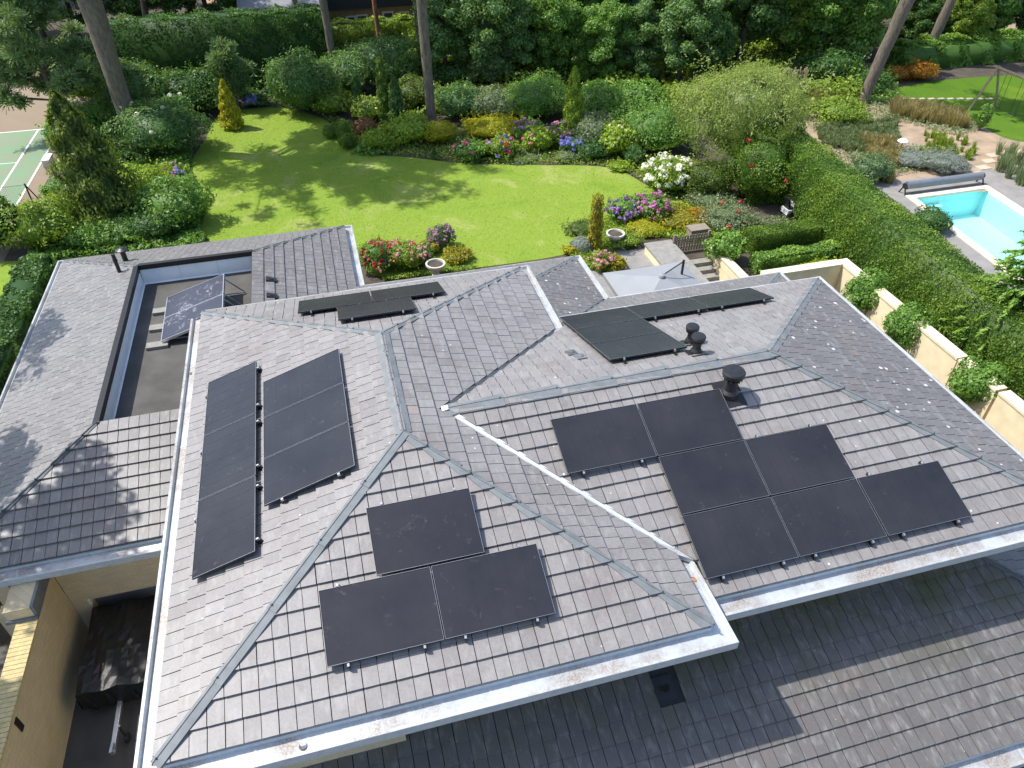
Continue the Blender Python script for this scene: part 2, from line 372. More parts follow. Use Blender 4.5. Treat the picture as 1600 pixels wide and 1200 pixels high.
# tennis court
T0, T1 = at(60, 203), at(20, 330)
tx1 = at(69, 246)[0]; tx0 = at(60, 203)[0]; yb_ = at(60, 203)[1]
sheet('tennis_court', [(tx0-30, 15), (at(88, 255)[0], 15), (at(88, 255)[0], yb_+9), (tx0-30, yb_+9)], 'court_brown', .004)
sheet('court_surface', [(tx0-30, 15), (tx1+.05, 15), (tx1+.05, yb_+.05), (tx0-30, yb_+.05)], 'court_green', .008)
lb = MB(); ys = at(0, 257)[1]
for x in (tx0, tx1): lb.poly([(x-.05, 15, .012), (x+.05, 15, .012), (x+.05, yb_, .012), (x-.05, yb_, .012)])
lb.poly([(tx0-28, yb_, .0125), (tx1+.05, yb_, .0125), (tx1+.05, yb_+.1, .0125), (tx0-28, yb_+.1, .0125)])
lb.poly([(tx0-28, ys, .0125), (tx0, ys, .0125), (tx0, ys+.06, .0125), (tx0-28, ys+.06, .0125)])
lb.build('court_lines', 'white_paint')['kind'] = 'structure'
sheet('driveway', [(-30, -8), (4, -8), (4, 7.2), (-4, 7.2), (-30, 7.2)], 'felt', .006)
# terrace slabs behind the house
terr = sheet('terrace', [(3.9, 16.0), (19.3, 13.4), (17.74, 13.4), (17.74, 20.9), (15.2, 21.9), (14.0, 21.2), (12.2, 19.2), (11.6, 18.4), (3.9, 18.9)], 'underlay', .010)
sb = MB()
def inpoly(x, y, P):
    c = False; n = len(P)
    for i in range(n):
        x1, y1 = P[i][:2]; x2, y2 = P[(i+1) % n][:2]
        if (y1 > y) != (y2 > y) and x < (x2-x1)*(y-y1)/(y2-y1)+x1: c = not c
    return c
TP = [(3.9, 15.5), (17.72, 15.5), (17.72, 21.0), (15.3, 22.0), (13.9, 21.2), (12.2, 19.2), (11.6, 18.6), (3.9, 19.0)]
for i in range(40):
    for j in range(20):
        x0, y0 = 3.9+i*.5, 13.4+j*.5
        if inpoly(x0+.25, y0+.25, TP) or (y0 < 16 and x0 < 17.2):
            h = .03+rg.uniform(-.003, .003); mb = MB(); mb.box((x0+.004, y0+.004, .0), (x0+.496, y0+.496, h), rg.random())
            o = mb.build('paving_slab', 'grey_paving', terr)

# ------------------------------------------------------------------ roof machinery
S = .815; ZE = 6.05; W = 8.15; L = 11.2275; SL = .3407
ZW = 5.7598; WY0, WY1, WX1, HW, SW = .6288, 9.0038, 15.8574, 1.3947, .33307
ZL = 3.116
house = empty('house', (0, 0, 0), 'villa with grey tiled hipped roofs, zinc gutters and pale yellow brick walls', 'house')
TW, TG = .2370, .330
def clip(poly, a, bb, c):           # keep a*x+b*y >= c
    out = []
    for i in range(len(poly)):
        p, q = poly[i], poly[(i+1) % len(poly)]; dp = a*p[0]+bb*p[1]-c; dq = a*q[0]+bb*q[1]-c
        if dp >= 0: out.append(p)
        if dp*dq < 0: t = dp/(dp-dq); out.append((p[0]+(q[0]-p[0])*t, p[1]+(q[1]-p[1])*t))
    return out
ALLT = []
class Slope:
    def __init__(s, o2, e2, z0, k):  # eave origin, eave direction (inward is to its left)
        s.o = np.array(o2, float); s.e = np.array(e2, float); s.i = np.array([-s.e[1], s.e[0]]); s.z0 = z0; s.k = k; s.q = math.hypot(1, k)
        s.U = np.array([*s.e, 0]); s.V = np.array([*s.i, k])/s.q; s.N = np.cross(s.U, s.V); s.O = np.array([*s.o, z0])
    def uv(s, p): d = np.array(p[:2])-s.o; return float(d@s.e), float(d@s.i)*s.q
    def P(s, u, v, h=0.): return s.O+s.U*u+s.V*v+s.N*h
DECK = {}
def roof_slope(name, sl, plan, mat, inset={}, uoff=0., skip=()):
    poly = [sl.uv(p) for p in plan]
    A = sum(poly[i][0]*poly[(i+1) % len(poly)][1]-poly[(i+1) % len(poly)][0]*poly[i][1] for i in range(len(poly)))
    order = list(range(len(poly)))
    b = MB(); pp = poly if A > 0 else poly[::-1]
    b.prism([sl.P(u, v, -.14) for u, v in pp], [sl.P(u, v, -.004) for u, v in pp])
    deck = b.build(name, 'underlay', house)
    # half planes
    HP = []
    for i in range(len(poly)):
        p, q = poly[i], poly[(i+1) % len(poly)]; dx, dy = q[0]-p[0], q[1]-p[1]; l_ = math.hypot(dx, dy)
        a, bb = -dy/l_, dx/l_
        if A < 0: a, bb = -a, -bb
        HP.append((a, bb, a*p[0]+bb*p[1]+inset.get(i, 0.)))
    us = [p[0] for p in poly]; vs = [p[1] for p in poly]
    j = 0
    while j*TG < max(vs):
        v0 = j*TG; v1 = v0+TG
        i = math.floor((min(us)-uoff)/TW)-1; rowj = rg.uniform(-.004, .004)
        while uoff+i*TW < max(us):
            u0 = uoff+i*TW+rowj+rg.uniform(-.003, .003); u1 = u0+TW-.012; i += 1; sk = rg.uniform(-.003, .003)
            pg = [(u0, v0-.018+sk), (u1, v0-.018-sk*.5), (u1, v1+.01), (u0, v1+.01)]
            if any(a_ < (u0+u1)/2 < b_ and c_ < (v0+v1)/2 < d_ for a_, b_, c_, d_ in skip): continue
            for k_, (a, bb, c) in enumerate(HP):
                if v0 < .01 and abs(a) < 1e-6 and bb > 0: c -= .05
                pg = clip(pg, a, bb, c)
                if len(pg) < 3: break
            if len(pg) < 3: continue
            ar = abs(sum(pg[n][0]*pg[(n+1) % len(pg)][1]-pg[(n+1) % len(pg)][0]*pg[n][1] for n in range(len(pg))))/2
            if ar < .0015: continue
            dh = rg.uniform(-.002, .002); tl = rg.uniform(-.0025, .0025)
            def ht(u, v): return .052-.044*(v-v0)/TG+dh+tl*(u-u0)/TW
            bot = [sl.P(u, v, 0.) for u, v in pg]; top = [sl.P(u, v, max(.004, ht(u, v))) for u, v in pg]
            cen = np.mean(top, 0); X, Y, D = px(cen); vis = -30 < X < 1630 and -30 < Y < 1230
            fac = max(0., float(sl.N@(CAM-cen))/np.linalg.norm(CAM-cen))
            t = min(1, max(0, rg.gauss(.47, .115))) if rg.random() > .0005 else 1.
            ALLT.append((ar*fac/D**2 if vis and Y < 1195 else 0., deck, mat, bot, top, t))
        j += 1
    return deck
def valid_tiles():
    ALLT.sort(key=lambda t: -t[0])
    rest = {}
    hidden = 0
    for n, (a, deck, mat, bot, top, t) in enumerate(ALLT):
        if n < 300:
            b = MB(); b.prism(bot, top, t); b.build('roof_tile', mat, deck, np.mean(bot, 0))
        else:
            k = (deck.name, mat)
            if k not in rest: rest[k] = (MB(), deck, mat)
            rest[k][0].prism(bot, top, t)
    for b, deck, mat in rest.values(): b.build('roof_tiles', mat, deck)['kind'] = 'stuff'

ym = (WY0+WY1)/2; hr = SL*W/2; zr = ZW+HW; xs = W-(zr-ZE)/SL; yv0 = WY0+(ZE-ZW)/SW; yv1 = WY1-(ZE-ZW)/SW
sF = Slope((0, 0), (1, 0), ZE, SL); sL = Slope((0, L), (0, -1), ZE, SL); sB = Slope((W, L), (-1, 0), ZE, SL); sR = Slope((W, 0), (0, 1), ZE, SL)
AF, AR = (W/2, W/2), (W/2, L-W/2)
roof_slope('front_roof_slope', sF, [(0, 0), (W, 0), AF], 'tile', uoff=-.02)
roof_slope('side_roof_slope', sL, [(0, L), (0, 0), AF, AR], 'tile')
roof_slope('rear_roof_slope', sB, [(W, L), (0, L), AR], 'tile')
roof_slope('valley_roof_slope', sR, [(W, 0), (W, yv0), (xs, ym), (W/2, ym), AF], 'tile', {1: .07}, uoff=ym-100*TW)
roof_slope('valley_roof_slope', sR, [(W, yv1), (W, L), AR, (W/2, ym), (xs, ym)], 'tile', {4: .07}, uoff=ym-100*TW)
wF = Slope((0, WY0), (1, 0), ZW, SW); wB = Slope((0, WY1), (-1, 0), ZW, SW); wE = Slope((WX1, WY0), (0, 1), ZW, SW)
RW = (WX1-(WY1-WY0)/2, ym)
gx0 = W+.36
roof_slope('wing_front_roof_slope', wF, [(gx0, WY0), (WX1, WY0), RW, (gx0, ym)], 'tile', uoff=gx0-100*TW)
roof_slope('wing_front_roof_slope', wF, [(xs, ym), (W, yv0), (gx0, yv0-.3), (gx0, ym)], 'tile', {0: .05}, uoff=gx0-100*TW)
roof_slope('wing_rear_roof_slope', wB, [(WX1, WY1), (gx0, WY1), (gx0, ym), RW], 'tile', uoff=-gx0-100*TW)
roof_slope('wing_rear_roof_slope', wB, [(gx0, ym), (gx0, yv1+.3), (W, yv1), (xs, ym)], 'tile', {2: .05}, uoff=-gx0-100*TW)
roof_slope('wing_end_roof_slope', wE, [(WX1, WY0), (WX1, WY1), RW], 'tile_lichen')
# lower storey roofs
lF = Slope((0, 6.86), (1, 0), ZL, SL); lL = Slope((-5.98, 20.85), (0, -1), ZL, SL); lB = Slope((3.83, 20.85), (-1, 0), ZL, SL); lE = Slope((3.83, 6), (0, 1), ZL, SL)
roof_slope('annex_front_roof_slope', lF, [(-5.98, 6.86), (.75, 6.86), (.75, 9.98), (-2.86, 9.98)], 'tile_low')
roof_slope('annex_side_roof_slope', lL, [(-5.98, 20.85), (-5.98, 6.86), (-2.86, 9.98), (-2.86, 17.73)], 'tile_low')
roof_slope('annex_rear_roof_slope', lB, [(3.83, 20.85), (-5.98, 20.85), (-2.86, 17.73), (.71, 17.73)], 'tile_low')
roof_slope('annex_end_roof_slope', lE, [(3.83, 16.28), (3.83, 20.85), (.71, 17.73), (.71, 13.16)], 'tile_low')
mB = Slope((11.55, 16.28), (-1, 0), ZL, SL); mE = Slope((11.55, 10), (0, 1), ZL, SL); rB = Slope((17.9, 13.35), (-1, 0), ZL, SL); rE = Slope((17.9, -1.9), (0, 1), ZL, SL); rF = Slope((0, -1.9), (1, 0), ZL, SL)
roof_slope('low_rear_roof_slope', mB, [(11.55, 16.28), (3.83, 16.28), (.75, 13.2), (.75, 10.75), (6.02, 10.75)], 'tile_low')
roof_slope('low_rear_end_roof_slope', mE, [(11.55, 13.35), (11.55, 16.28), (7.5, 12.23), (7.5, 9.3)], 'tile_lichen', {3: .05})
roof_slope('low_wing_rear_roof_slope', rB, [(17.9, 13.35), (11.55, 13.35), (7.5, 9.3), (7.5, 8.35), (12.9, 8.35)], 'tile_low', {1: .05})
roof_slope('low_wing_end_roof_slope', rE, [(17.9, -1.9), (17.9, 13.35), (15.0, 10.45), (15.0, 1.0)], 'tile_low')
roof_slope('low_front_roof_slope', rF, [(.3, -1.9), (17.9, -1.9), (14.55, 1.45), (.3, 1.45)], 'tile_front_low', skip=[(7.58, 7.95, 2.05, 2.5)])
valid_tiles()

# ------------------------------------------------------------------ hips, ridges, valleys
def flash(name, A, B, n1, n2, wid, mat, step=.9, lift=.03, screws=True, parent=house, wid2=None):
    W1, W2 = wid, wid2 or wid
    """pieces of folded sheet along A-B (downwards), laid on the slopes with normals n1, n2"""
    A = np.array(A, float); B = np.array(B, float); d = B-A; Ld = np.linalg.norm(d); d /= Ld
    n1, n2 = (np.array(n, float)/np.linalg.norm(n) for n in (n1, n2)); up = n1+n2; up /= np.linalg.norm(up)
    s1 = np.cross(d, n1); s2 = np.cross(d, n2)
    if s1@n2 > 0: s1 = -s1
    if s2@n1 > 0: s2 = -s2
    N = max(1, round(Ld/step))
    for k in range(N):
        a = A+d*(Ld*k/N-.03*(k > 0)); c = A+d*(Ld*(k+1)/N); b = MB(); l0, l1 = lift+.004, lift+.022
        b.poly([a+up*l0, c+up*l1, c+s1*W1+n1*l1, a+s1*W1+n1*l0]); b.poly([a+up*l0, a+s2*W2+n2*l0, c+s2*W2+n2*l1, c+up*l1])
        for s_, n_, wid in ((s1, n1, W1), (s2, n2, W2)):
            b.poly([a+s_*wid+n_*l0, c+s_*wid+n_*l1, c+s_*(wid+.003)+n_*.0, a+s_*(wid+.003)+n_*.0])
            b.poly([c+up*l1, c+s_*wid+n_*l1, c+s_*wid+n_*.0, c])
        b.tube([a+up*(l0+.003), c+up*(l1+.003)], .008, 6)
        o = b.build(name, mat, parent, a)
        if screws:
            q = MB(); e = c-d*.07; q.tube([e+up*(l1+.005), e+up*(l1+.03)], [.016, .011], 8); q.build('fixing', 'lead_dark', o)
def stepped_hip(sl_, u_of_v, vmax, inward, wid, mat, other_n, v_start=0.):
    """lead pieces laid course by course under a hip: lower edges follow the tile courses of slope sl_"""
    j = 0
    while j*TG < vmax-.02:
        v0, v1 = j*TG-.02, min((j+1)*TG+.02, vmax); b = MB(); i_ = inward
        a0, a1 = u_of_v(max(v0, 0)), u_of_v(v1); h0, h1 = .068, .03
        w0 = wid*rg.uniform(.93, 1.07); w1 = wid*.45
        A = sl_.P(a0-i_*.03, v0, h0); B = sl_.P(a0+i_*w0, v0, h0); Bc = sl_.P(a0+i_*(w0+.02), v0+.03, h0-.004); C_ = sl_.P(a1+i_*w1, v1, h1); D = sl_.P(a1-i_*.01, v1, h1+.012)
        top = [A, B, Bc, C_, D]; bot = [p-sl_.N*.02 for p in top]
        if i_ < 0: top = top[::-1]; bot = bot[::-1]
        b.prism(bot, top)
        o_ = np.array(other_n); e0 = sl_.P(a0, v0, h0+.012); e1 = sl_.P(a1, v1, h1+.016)
        b.tube([e0, e1], .013, 6)
        o = b.build('hip_flashing', mat, house, A)
        if j % 2 == 0: q = MB(); q.tube([e0+[0, 0, 0], e0+[0, 0, .04]], [.017, .012], 8); q.build('fixing', 'lead_dark', o)
        j += 1
P3 = lambda xy, z: np.array([xy[0], xy[1], z])
ZR = ZE+hr
flash('hip_flashing', P3(AF, ZR), (0, 0, ZE), sF.N, sL.N, .11, 'lead', 1.1, .052, wid2=.04)
stepped_hip(sF, lambda v: W-v/sF.q, W/2*sF.q, -1, .19, 'lead', sR.N)
flash('hip_flashing', P3(AF, ZR), (W, 0, ZE), sF.N, sR.N, .012, 'lead', 1.2, wid2=.06, screws=False)
flash('hip_flashing', P3(AR, ZR), (0, L, ZE), sB.N, sL.N, .09, 'lead', .82)
flash('hip_flashing', P3(AR, ZR), (W, L, ZE), sB.N, sR.N, .08, 'lead', .62)
flash('ridge_flashing', P3(AF, ZR), P3(AR, ZR), sL.N, sR.N, .14, 'lead', .75, .035)
flash('ridge_flashing', (xs+.02, ym, zr), P3(RW, zr), wF.N, wB.N, .16, 'lead', 1.2, .035)
flash('hip_flashing', P3(RW, zr), (WX1, WY1, ZW), wB.N, wE.N, .11, 'lead', .8)
stepped_hip(wF, lambda v: WX1-v/wF.q, (WY1-WY0)/2*wF.q, -1, .19, 'lead', wE.N)
flash('hip_flashing', P3(RW, zr), (WX1, WY0, ZW), wF.N, wE.N, .012, 'lead', 1.2, wid2=.06, screws=False)
zt = ZL+SL*3.12
stepped_hip(lF, lambda v: -5.98+v/lF.q, 3.12*lF.q, 1, .13, 'lead_dark', lL.N)
flash('hip_flashing', (-2.86, 9.98, zt), (-5.98, 6.86, ZL), lF.N, lL.N, .012, 'lead_dark', 1.2, wid2=.06, screws=False)
flash('hip_flashing', (-2.86, 17.73, zt), (-5.98, 20.85, ZL), lB.N, lL.N, .09, 'lead_dark', .8)
flash('hip_flashing', (.71, 17.73, zt), (3.83, 20.85, ZL), lB.N, lE.N, .07, 'lead_dark', .8)
flash('hip_flashing', (7.5, 12.23, ZL+SL*4.05), (11.55, 16.28, ZL), mB.N, mE.N, .08, 'lead', .8)
flash('hip_flashing', (15.0, 10.45, ZL+SL*2.9), (17.9, 13.35, ZL), rB.N, rE.N, .08, 'lead', .8)
flash('hip_flashing', (14.95, 1.05, ZL+SL*2.95), (17.9, -1.9, ZL), rF.N, rE.N, .08, 'lead_dark', .8)
def valley(A, B, n1, n2, wid, mat='zinc_clean'):
    A = np.array(A, float); B = np.array(B, float); d = (B-A)/np.linalg.norm(B-A)
    s1 = np.cross(d, n1); s2 = np.cross(d, n2)
    if s1@n2 < 0: s1 = -s1
    if s2@n1 < 0: s2 = -s2
    b = MB()
    b.poly([A+n1*.006, B+n1*.006, B+s1*wid+n1*.03, A+s1*wid+n1*.03]); b.poly([A+n2*.006, A+s2*wid+n2*.03, B+s2*wid+n2*.03, B+n2*.006])
    b.build('valley_gutter', mat, house, A)
valley((xs, ym, zr), (W+.02, yv0-.02, ZE-.01), sR.N, wF.N, .075)
valley((xs, ym, zr), (W+.02, yv1+.02, ZE-.01), sR.N, wB.N, .06, 'lead_dark')
valley((7.5, 9.3, ZL+SL*4.05), (11.57, 13.37, ZL), mE.N, rB.N, .07, 'lead')
q = MB(); e = np.array([xs, ym, zr]); q.obox(e+[.02, 0, .04], (.06, 0, .01), (0, .06, 0), (0, 0, .012)); q.build('valley_saddle', 'white_sheet', house)

# ------------------------------------------------------------------ gutters
PROF = [(-.06, -.05), (.005, -.075), (.02, -.13), (.25, -.195), (.266, -.122), (.272, -.112), (.318, -.112), (.322, -.118), (.322, -.29), (.30, -.31), (-.75, -.31)]
def gutter(path, z0, mat='zinc', caps=True, soff=.75, cols=True):
    """path: plan points with the building on the left; axis aligned; profile offset to the right"""
    P = [np.array(p, float) for p in path]; n = len(P); offs = []
    for i in range(n):
        d1 = (P[i]-P[i-1]) if i > 0 else None; d2 = (P[i+1]-P[i]) if i < n-1 else None
        ns = []
        for d in (d1, d2):
            if d is not None: d = d/np.linalg.norm(d); ns.append(np.array([d[1], -d[0]]))
        offs.append(ns[0] if len(ns) == 1 else ns[0]+ns[1])
    pr = [(max(o, -soff), z) for o, z in PROF]
    for i in range(n-1):
        b = MB()
        for k in range(len(pr)-1):
            (o0, za), (o1, zb) = pr[k], pr[k+1]
            a0 = P[i]+offs[i]*o0; a1 = P[i]+offs[i]*o1; c0 = P[i+1]+offs[i+1]*o0; c1 = P[i+1]+offs[i+1]*o1
            b.poly([(*a0, z0+za), (*c0, z0+za), (*c1, z0+zb), (*a1, z0+zb)])
        for e, ok in ((i, i == 0), (i+1, i == n-2)):
            if ok and caps: b.poly([(*(P[e]+offs[e]*o), z0+z) for o, z in PROF[1:10]])
        g = b.build('gutter', mat, house)
        # solder seams along the run
        d = P[i+1]-P[i]; Ld = np.linalg.norm(d); d = d/Ld; nn = np.array([d[1], -d[0]])
        for t in np.arange(1.6, Ld-1, 3.0):
            c = P[i]+d*(t+rg.uniform(-.4, .4)); q = MB(); p3 = lambda o, z: (*(c+nn*o), z0+z)
            q.poly([p3(.03, -.128), tuple(np.array(p3(.03, -.128))+[*(d*.05), 0]), tuple(np.array(p3(.12, -.154))+[*(d*.05), 0]), p3(.12, -.154)])
            q.poly([p3(.12, -.154), tuple(np.array(p3(.12, -.154))+[*(d*.05), 0]), tuple(np.array(p3(.245, -.189))+[*(d*.05), 0]), p3(.245, -.189)])
            q.build('seam', 'zinc_clean', g)
# building on the left means counter-clockwise travel
gutter([(0, L), (0, 0), (W, 0), (W, yv0-.02)], ZE)
gutter([(W, yv1+.02), (W, L), (0, L), (0, L-.001)][:3], ZE)
gutter([(gx0-.03, WY0), (WX1, WY0), (WX1, WY1), (gx0-.03, WY1)], ZW)
gutter([(3.83, 16.6), (3.83, 20.85), (-5.98, 20.85), (-5.98, 6.86), (.75, 6.86)], ZL, soff=.3)
gutter([(11.55, 13.67), (11.55, 16.28), (4.15, 16.28)], ZL, soff=.3)
gutter([(.3, -1.9), (17.9, -1.9), (17.9, 13.35), (11.87, 13.35)], ZL, soff=.3)
# leaf litter lying in the gutters and outlets
b = MB(); b.lathe((W+.17, .95, ZE-.175), [(.055, .0), (.05, .012), (.03, .004)], 12); b.build('gutter_outlet', 'rust_orange', house)
b = MB(); b.lathe((1.9, -.17, ZE-.175), [(.06, .0), (.055, .012), (.03, .004)], 12); b.build('gutter_outlet', 'lead_dark', house)
b = MB(); b.lathe((-.17, 9.0, ZE-.175), [(.05, .0), (.045, .012), (.03, .004)], 12); b.build('gutter_outlet', 'lead_dark', house)

b = MB(); b.hexa([(W-.12, yv0-.05, ZE-.05), (W+.30, yv0-.25, ZE-.16), (W+.30, yv0+.25, ZE-.16), (W-.25, yv0+.28, ZE-.05), (W-.12, yv0-.05, ZE+.055), (W+.30, yv0-.25, ZE-.06), (W+.30, yv0+.25, ZE-.04), (W-.25, yv0+.28, ZE+.06)]); b.build('valley_outlet', 'zinc', house)
b = MB(); b.hexa([(W-.25, yv1-.28, ZE-.05), (W+.30, yv1-.25, ZE-.16), (W+.30, yv1+.25, ZE-.16), (W-.12, yv1+.05, ZE-.05), (W-.25, yv1-.28, ZE+.06), (W+.30, yv1-.25, ZE-.04), (W+.30, yv1+.25, ZE-.06), (W-.12, yv1+.05, ZE+.055)]); b.build('valley_outlet', 'zinc', house)
# ------------------------------------------------------------------ walls
def wallbox(name, a, bb, mat='brick'): q = MB(); q.box(a, bb); return q.build(name, mat, house)
wallbox('wall', (.75, .95, 0), (W-.72, L-.72, ZE-.3)); wallbox('wall', (W-.72, 1.45, 0), (WX1-.75, WY1-.7, ZW-.3))
wallbox('wall', (.76, .48, 0), (3.25, .95, ZE-.32))
b = MB()   # annex walls: front wall with a recessed opening, sides, rear
b.box((-4.0, 7.1, 1.18), (.8, 7.45, 2.82)); b.box((-5.6, 7.1, 0), (-3.62, 7.45, 1.18)); b.box((-5.55, 7.45, 0), (-5.2, 20.4, 2.82)); b.box((-5.2, 20.05, 0), (3.4, 20.4, 2.82)); b.box((3.05, 16.0, 0), (3.4, 20.05, 2.82))
b.build('wall', 'brick', house)
b = MB(); b.box((-3.62, 7.32, 0), (.8, 7.36, 1.18)); b.build('garage_door', 'roller_grey', house)
b = MB(); b.box((-3.66, 7.09, 1.0), (-3.6, 7.2, 1.2)); b.build('door_jamb', 'white_paint', house)
wallbox('wall', (3.4, 10.3, 0), (11.1, 15.9, 2.82)); wallbox('wall', (11.1, 8.2, 0), (17.45, 12.95, 2.82)); wallbox('wall', (.8, -1.5, 0), (17.45, 8.3, 2.82))
# flat roof well
b = MB(); b.box((-2.86, 9.9, 3.36), (.75, 17.78, 3.5)); b.build('flat_roof', 'felt', house)
def well(a, c, nrm, nm='parapet_sheet'):
    a = np.array(a); c = np.array(c); nrm = np.array(nrm); d = (c-a); Ld = np.linalg.norm(d); d = d/Ld; N = 3
    for k in range(N):
        p = a+d*Ld*k/N; q = a+d*(Ld*(k+1)/N-.006); b = MB()
        b.poly([(*p, 3.5), (*q, 3.5), (*(q-nrm*.02), zt-.07), (*(p-nrm*.02), zt-.07)]); b.poly([(*(p+nrm*.03), 3.515), (*(q+nrm*.03), 3.515), (*q, 3.56), (*p, 3.56)])
        b.build(nm, 'white_sheet', house)
    b = MB(); m_ = nrm
    e0, e1 = a-m_*.13, c-m_*.13
    b.prism([(*e0, zt-.10), (*e1, zt-.10), (*(c+m_*.008), zt-.10), (*(a+m_*.008), zt-.10)], [(*e0, zt+.035), (*e1, zt+.035), (*(c+m_*.008), zt+.03), (*(a+m_*.008), zt+.03)])
    b.build('parapet_capping', 'black_plastic', house)
well((-2.84, 9.9), (-2.84, 17.7), (1, 0)); well((-2.84, 17.7), (.72, 17.7), (0, -1))
# roof fittings that are part of the roof
for (u, v, sl_) in ((3.4, 1.4, lE),):
    pass
for p_ in ((424, 437), (425, 462)):
    d = ray(*p_); n = lE.N; P0 = lE.O+n*.05; c = CAM+d*((n@(P0-CAM))/(n@d)); b = MB()
    b.obox(c, lE.U*.11, lE.V*.16, n*.03); b.obox(c+n*.03, lE.U*.06, lE.V*.05, n*.02); b.build('vent_tile', 'black_plastic', house, c)
for p_, sl_, mt in (((893, 551), wB, 'lead_dark'), ((907, 557), wB, 'lead')):
    d = ray(*p_); n = sl_.N; P0 = sl_.O+n*.05; c = CAM+d*((n@(P0-CAM))/(n@d)); b = MB()
    b.obox(c, sl_.U*.11, sl_.V*.15, n*.012); b.lathe(c, [(.07, .0), (.06, .04), (.03, .05)], 12); b.build('vent_tile', mt, house, c)
c = rF.P(7.76, 2.28, .0); b = MB(); b.obox(c+rF.N*.015, rF.U*.19, rF.V*.21, rF.N*.01); b.lathe(c+rF.N*.02, [(.10, 0), (.09, .03), (.06, .02)], 14); b.build('pipe_flashing', 'black_plastic', house, c)
# moss cushions in the shaded courses under the gutter
# timber head and flashing where the yard wall meets the eave
b = MB(); b.box((-4.55, 5.85, 2.46), (-4.03, 7.1, 2.80)); b.build('beam', 'brick', house)
b = MB(); b.box((-4.60, 5.80, 2.44), (-3.98, 5.86, 2.52)); b.box((-4.03, 5.86, 2.44), (-3.97, 7.08, 2.82)); b.build('beam_flashing', 'lead', house)

# ------------------------------------------------------------------ solar panels
def panel(sl_, u0, u1, v0, v1, label, group='black solar panels on the roof', hooks=()):
    H0 = .125
    c = sl_.P((u0+u1)/2, (v0+v1)/2, H0); o = empty('solar_module', c, label, 'solar panel', group)
    f = .012; t = .035; b = MB(); g_ = .006
    a0, a1, b0, b1 = u0+g_, u1-g_, v0+g_, v1-g_
    def pr(x0, x1, y0, y1, h0, h1, bb): bb.prism([sl_.P(x, y, h0) for x, y in ((x0, y0), (x1, y0), (x1, y1), (x0, y1))], [sl_.P(x, y, h1) for x, y in ((x0, y0), (x1, y0), (x1, y1), (x0, y1))])
    pr(a0, a1, b0, b0+f, H0, H0+t, b); pr(a0, a1, b1-f, b1, H0, H0+t, b); pr(a0, a0+f, b0+f, b1-f, H0, H0+t, b); pr(a1-f, a1, b0+f, b1-f, H0, H0+t, b)
    b.build('frame', 'panel_frame', o)
    b = MB(); e = .004
    for x0, x1, y0, y1 in ((a0, a1, b0, b0+e), (a0, a1, b1-e, b1), (a0, a0+e, b0, b1), (a1-e, a1, b0, b1)): pr(x0, x1, y0, y1, H0+t+.0005, H0+t+.003, b)
    b.build('frame_edge', 'panel_edge', o)
    b = MB(); pr(a0+f, a1-f, b0+f, b1-f, H0+.004, H0+t-.004, b); gl = b.build('glass', 'panel_glass', o)
    b = MB(); wide = (a1-a0) > (b1-b0)      # thin dark seams between the cell strings
    n = 6 if wide else 6
    for k in range(1, n):
        if wide: x = a0+(a1-a0)*k/n; pr(x-.002, x+.002, b0+f, b1-f, H0+t-.004, H0+t-.0025, b)
        else: y = b0+(b1-b0)*k/n; pr(a0+f, a1-f, y-.002, y+.002, H0+t-.004, H0+t-.0025, b)
    b.build('cell_seam', 'panel_frame', gl)
    for (u, v) in hooks:
        b = MB(); C_ = sl_.P(u, v, .0)
        b.obox(sl_.P(u, v, H0+.012), sl_.U*.017, sl_.V*.022, sl_.N*.022); b.build('clamp', 'alu', o, C_)
        b = MB(); b.obox(sl_.P(u, v, .06), sl_.U*.012, sl_.V*.05, sl_.N*.045); b.build('roof_hook', 'panel_frame', o, C_)
    return o
def hk(u0, u1, v, d=-.03): return [(u0+.3, v+d), (u1-.3, v+d)]
PF = 'solar panels on the front hip slope'
panel(sF, 2.36, 4.07, .68, 1.82, 'black solar panel in the eave row of the front hip, beside the left hip flashing', PF, hk(2.36, 4.07, .68)+[(2.65, 1.845)])
panel(sF, 4.08, 5.79, .68, 1.82, 'black solar panel in the eave row of the front hip, toward the valley gutter', PF, hk(4.08, 5.79, .68)+[(5.5, 1.845)])
panel(sF, 3.24, 4.95, 1.85, 2.99, 'single black solar panel above the pair on the front hip slope', PF, [(3.5, 3.02), (4.7, 3.02)])
uL = lambda y: L-y
PL_ = 'solar panels on the side slope above the annex'
for k, (y0, y1) in enumerate(((2.75, 4.465), (4.475, 6.2), (6.21, 7.93))):
    panel(sL, uL(y1), uL(y0), .43, 1.56, ['black solar panel in the gutter-side column, at the end near the front hip', 'middle black solar panel in the gutter-side column of three', 'black solar panel in the gutter-side column, at the end near the rear hip'][k], PL_, [(uL(y1)+.25, 1.59), (uL(y0)-.25, 1.59), (uL(y1)+.4, .40)])
for k, (y0, y1) in enumerate(((3.65, 4.79), (4.80, 5.94), (5.95, 7.09))):
    panel(sL, uL(y1), uL(y0), 1.71, 3.41, ['upright black solar panel in the ridge-side column, at the end near the front hip', 'middle upright black solar panel in the ridge-side column of three', 'upright black solar panel in the ridge-side column, at the end near the rear hip'][k], PL_, [(uL(y0)+.02, 2.05), (uL(y0)+.02, 3.1)] if k == 0 else [])
uB = lambda x: W-x
PB = 'solar panels on the rear slope of the main roof'
panel(sB, uB(4.07), uB(2.36), .88, 2.03, 'black solar panel in the rear eave row, end beside the annex flat roof', PB, hk(uB(4.07), uB(2.36), 2.06, 0))
panel(sB, uB(5.79), uB(4.08), .88, 2.03, 'black solar panel in the rear eave row, end toward the rear valley', PB, hk(uB(5.79), uB(4.08), 2.06, 0))
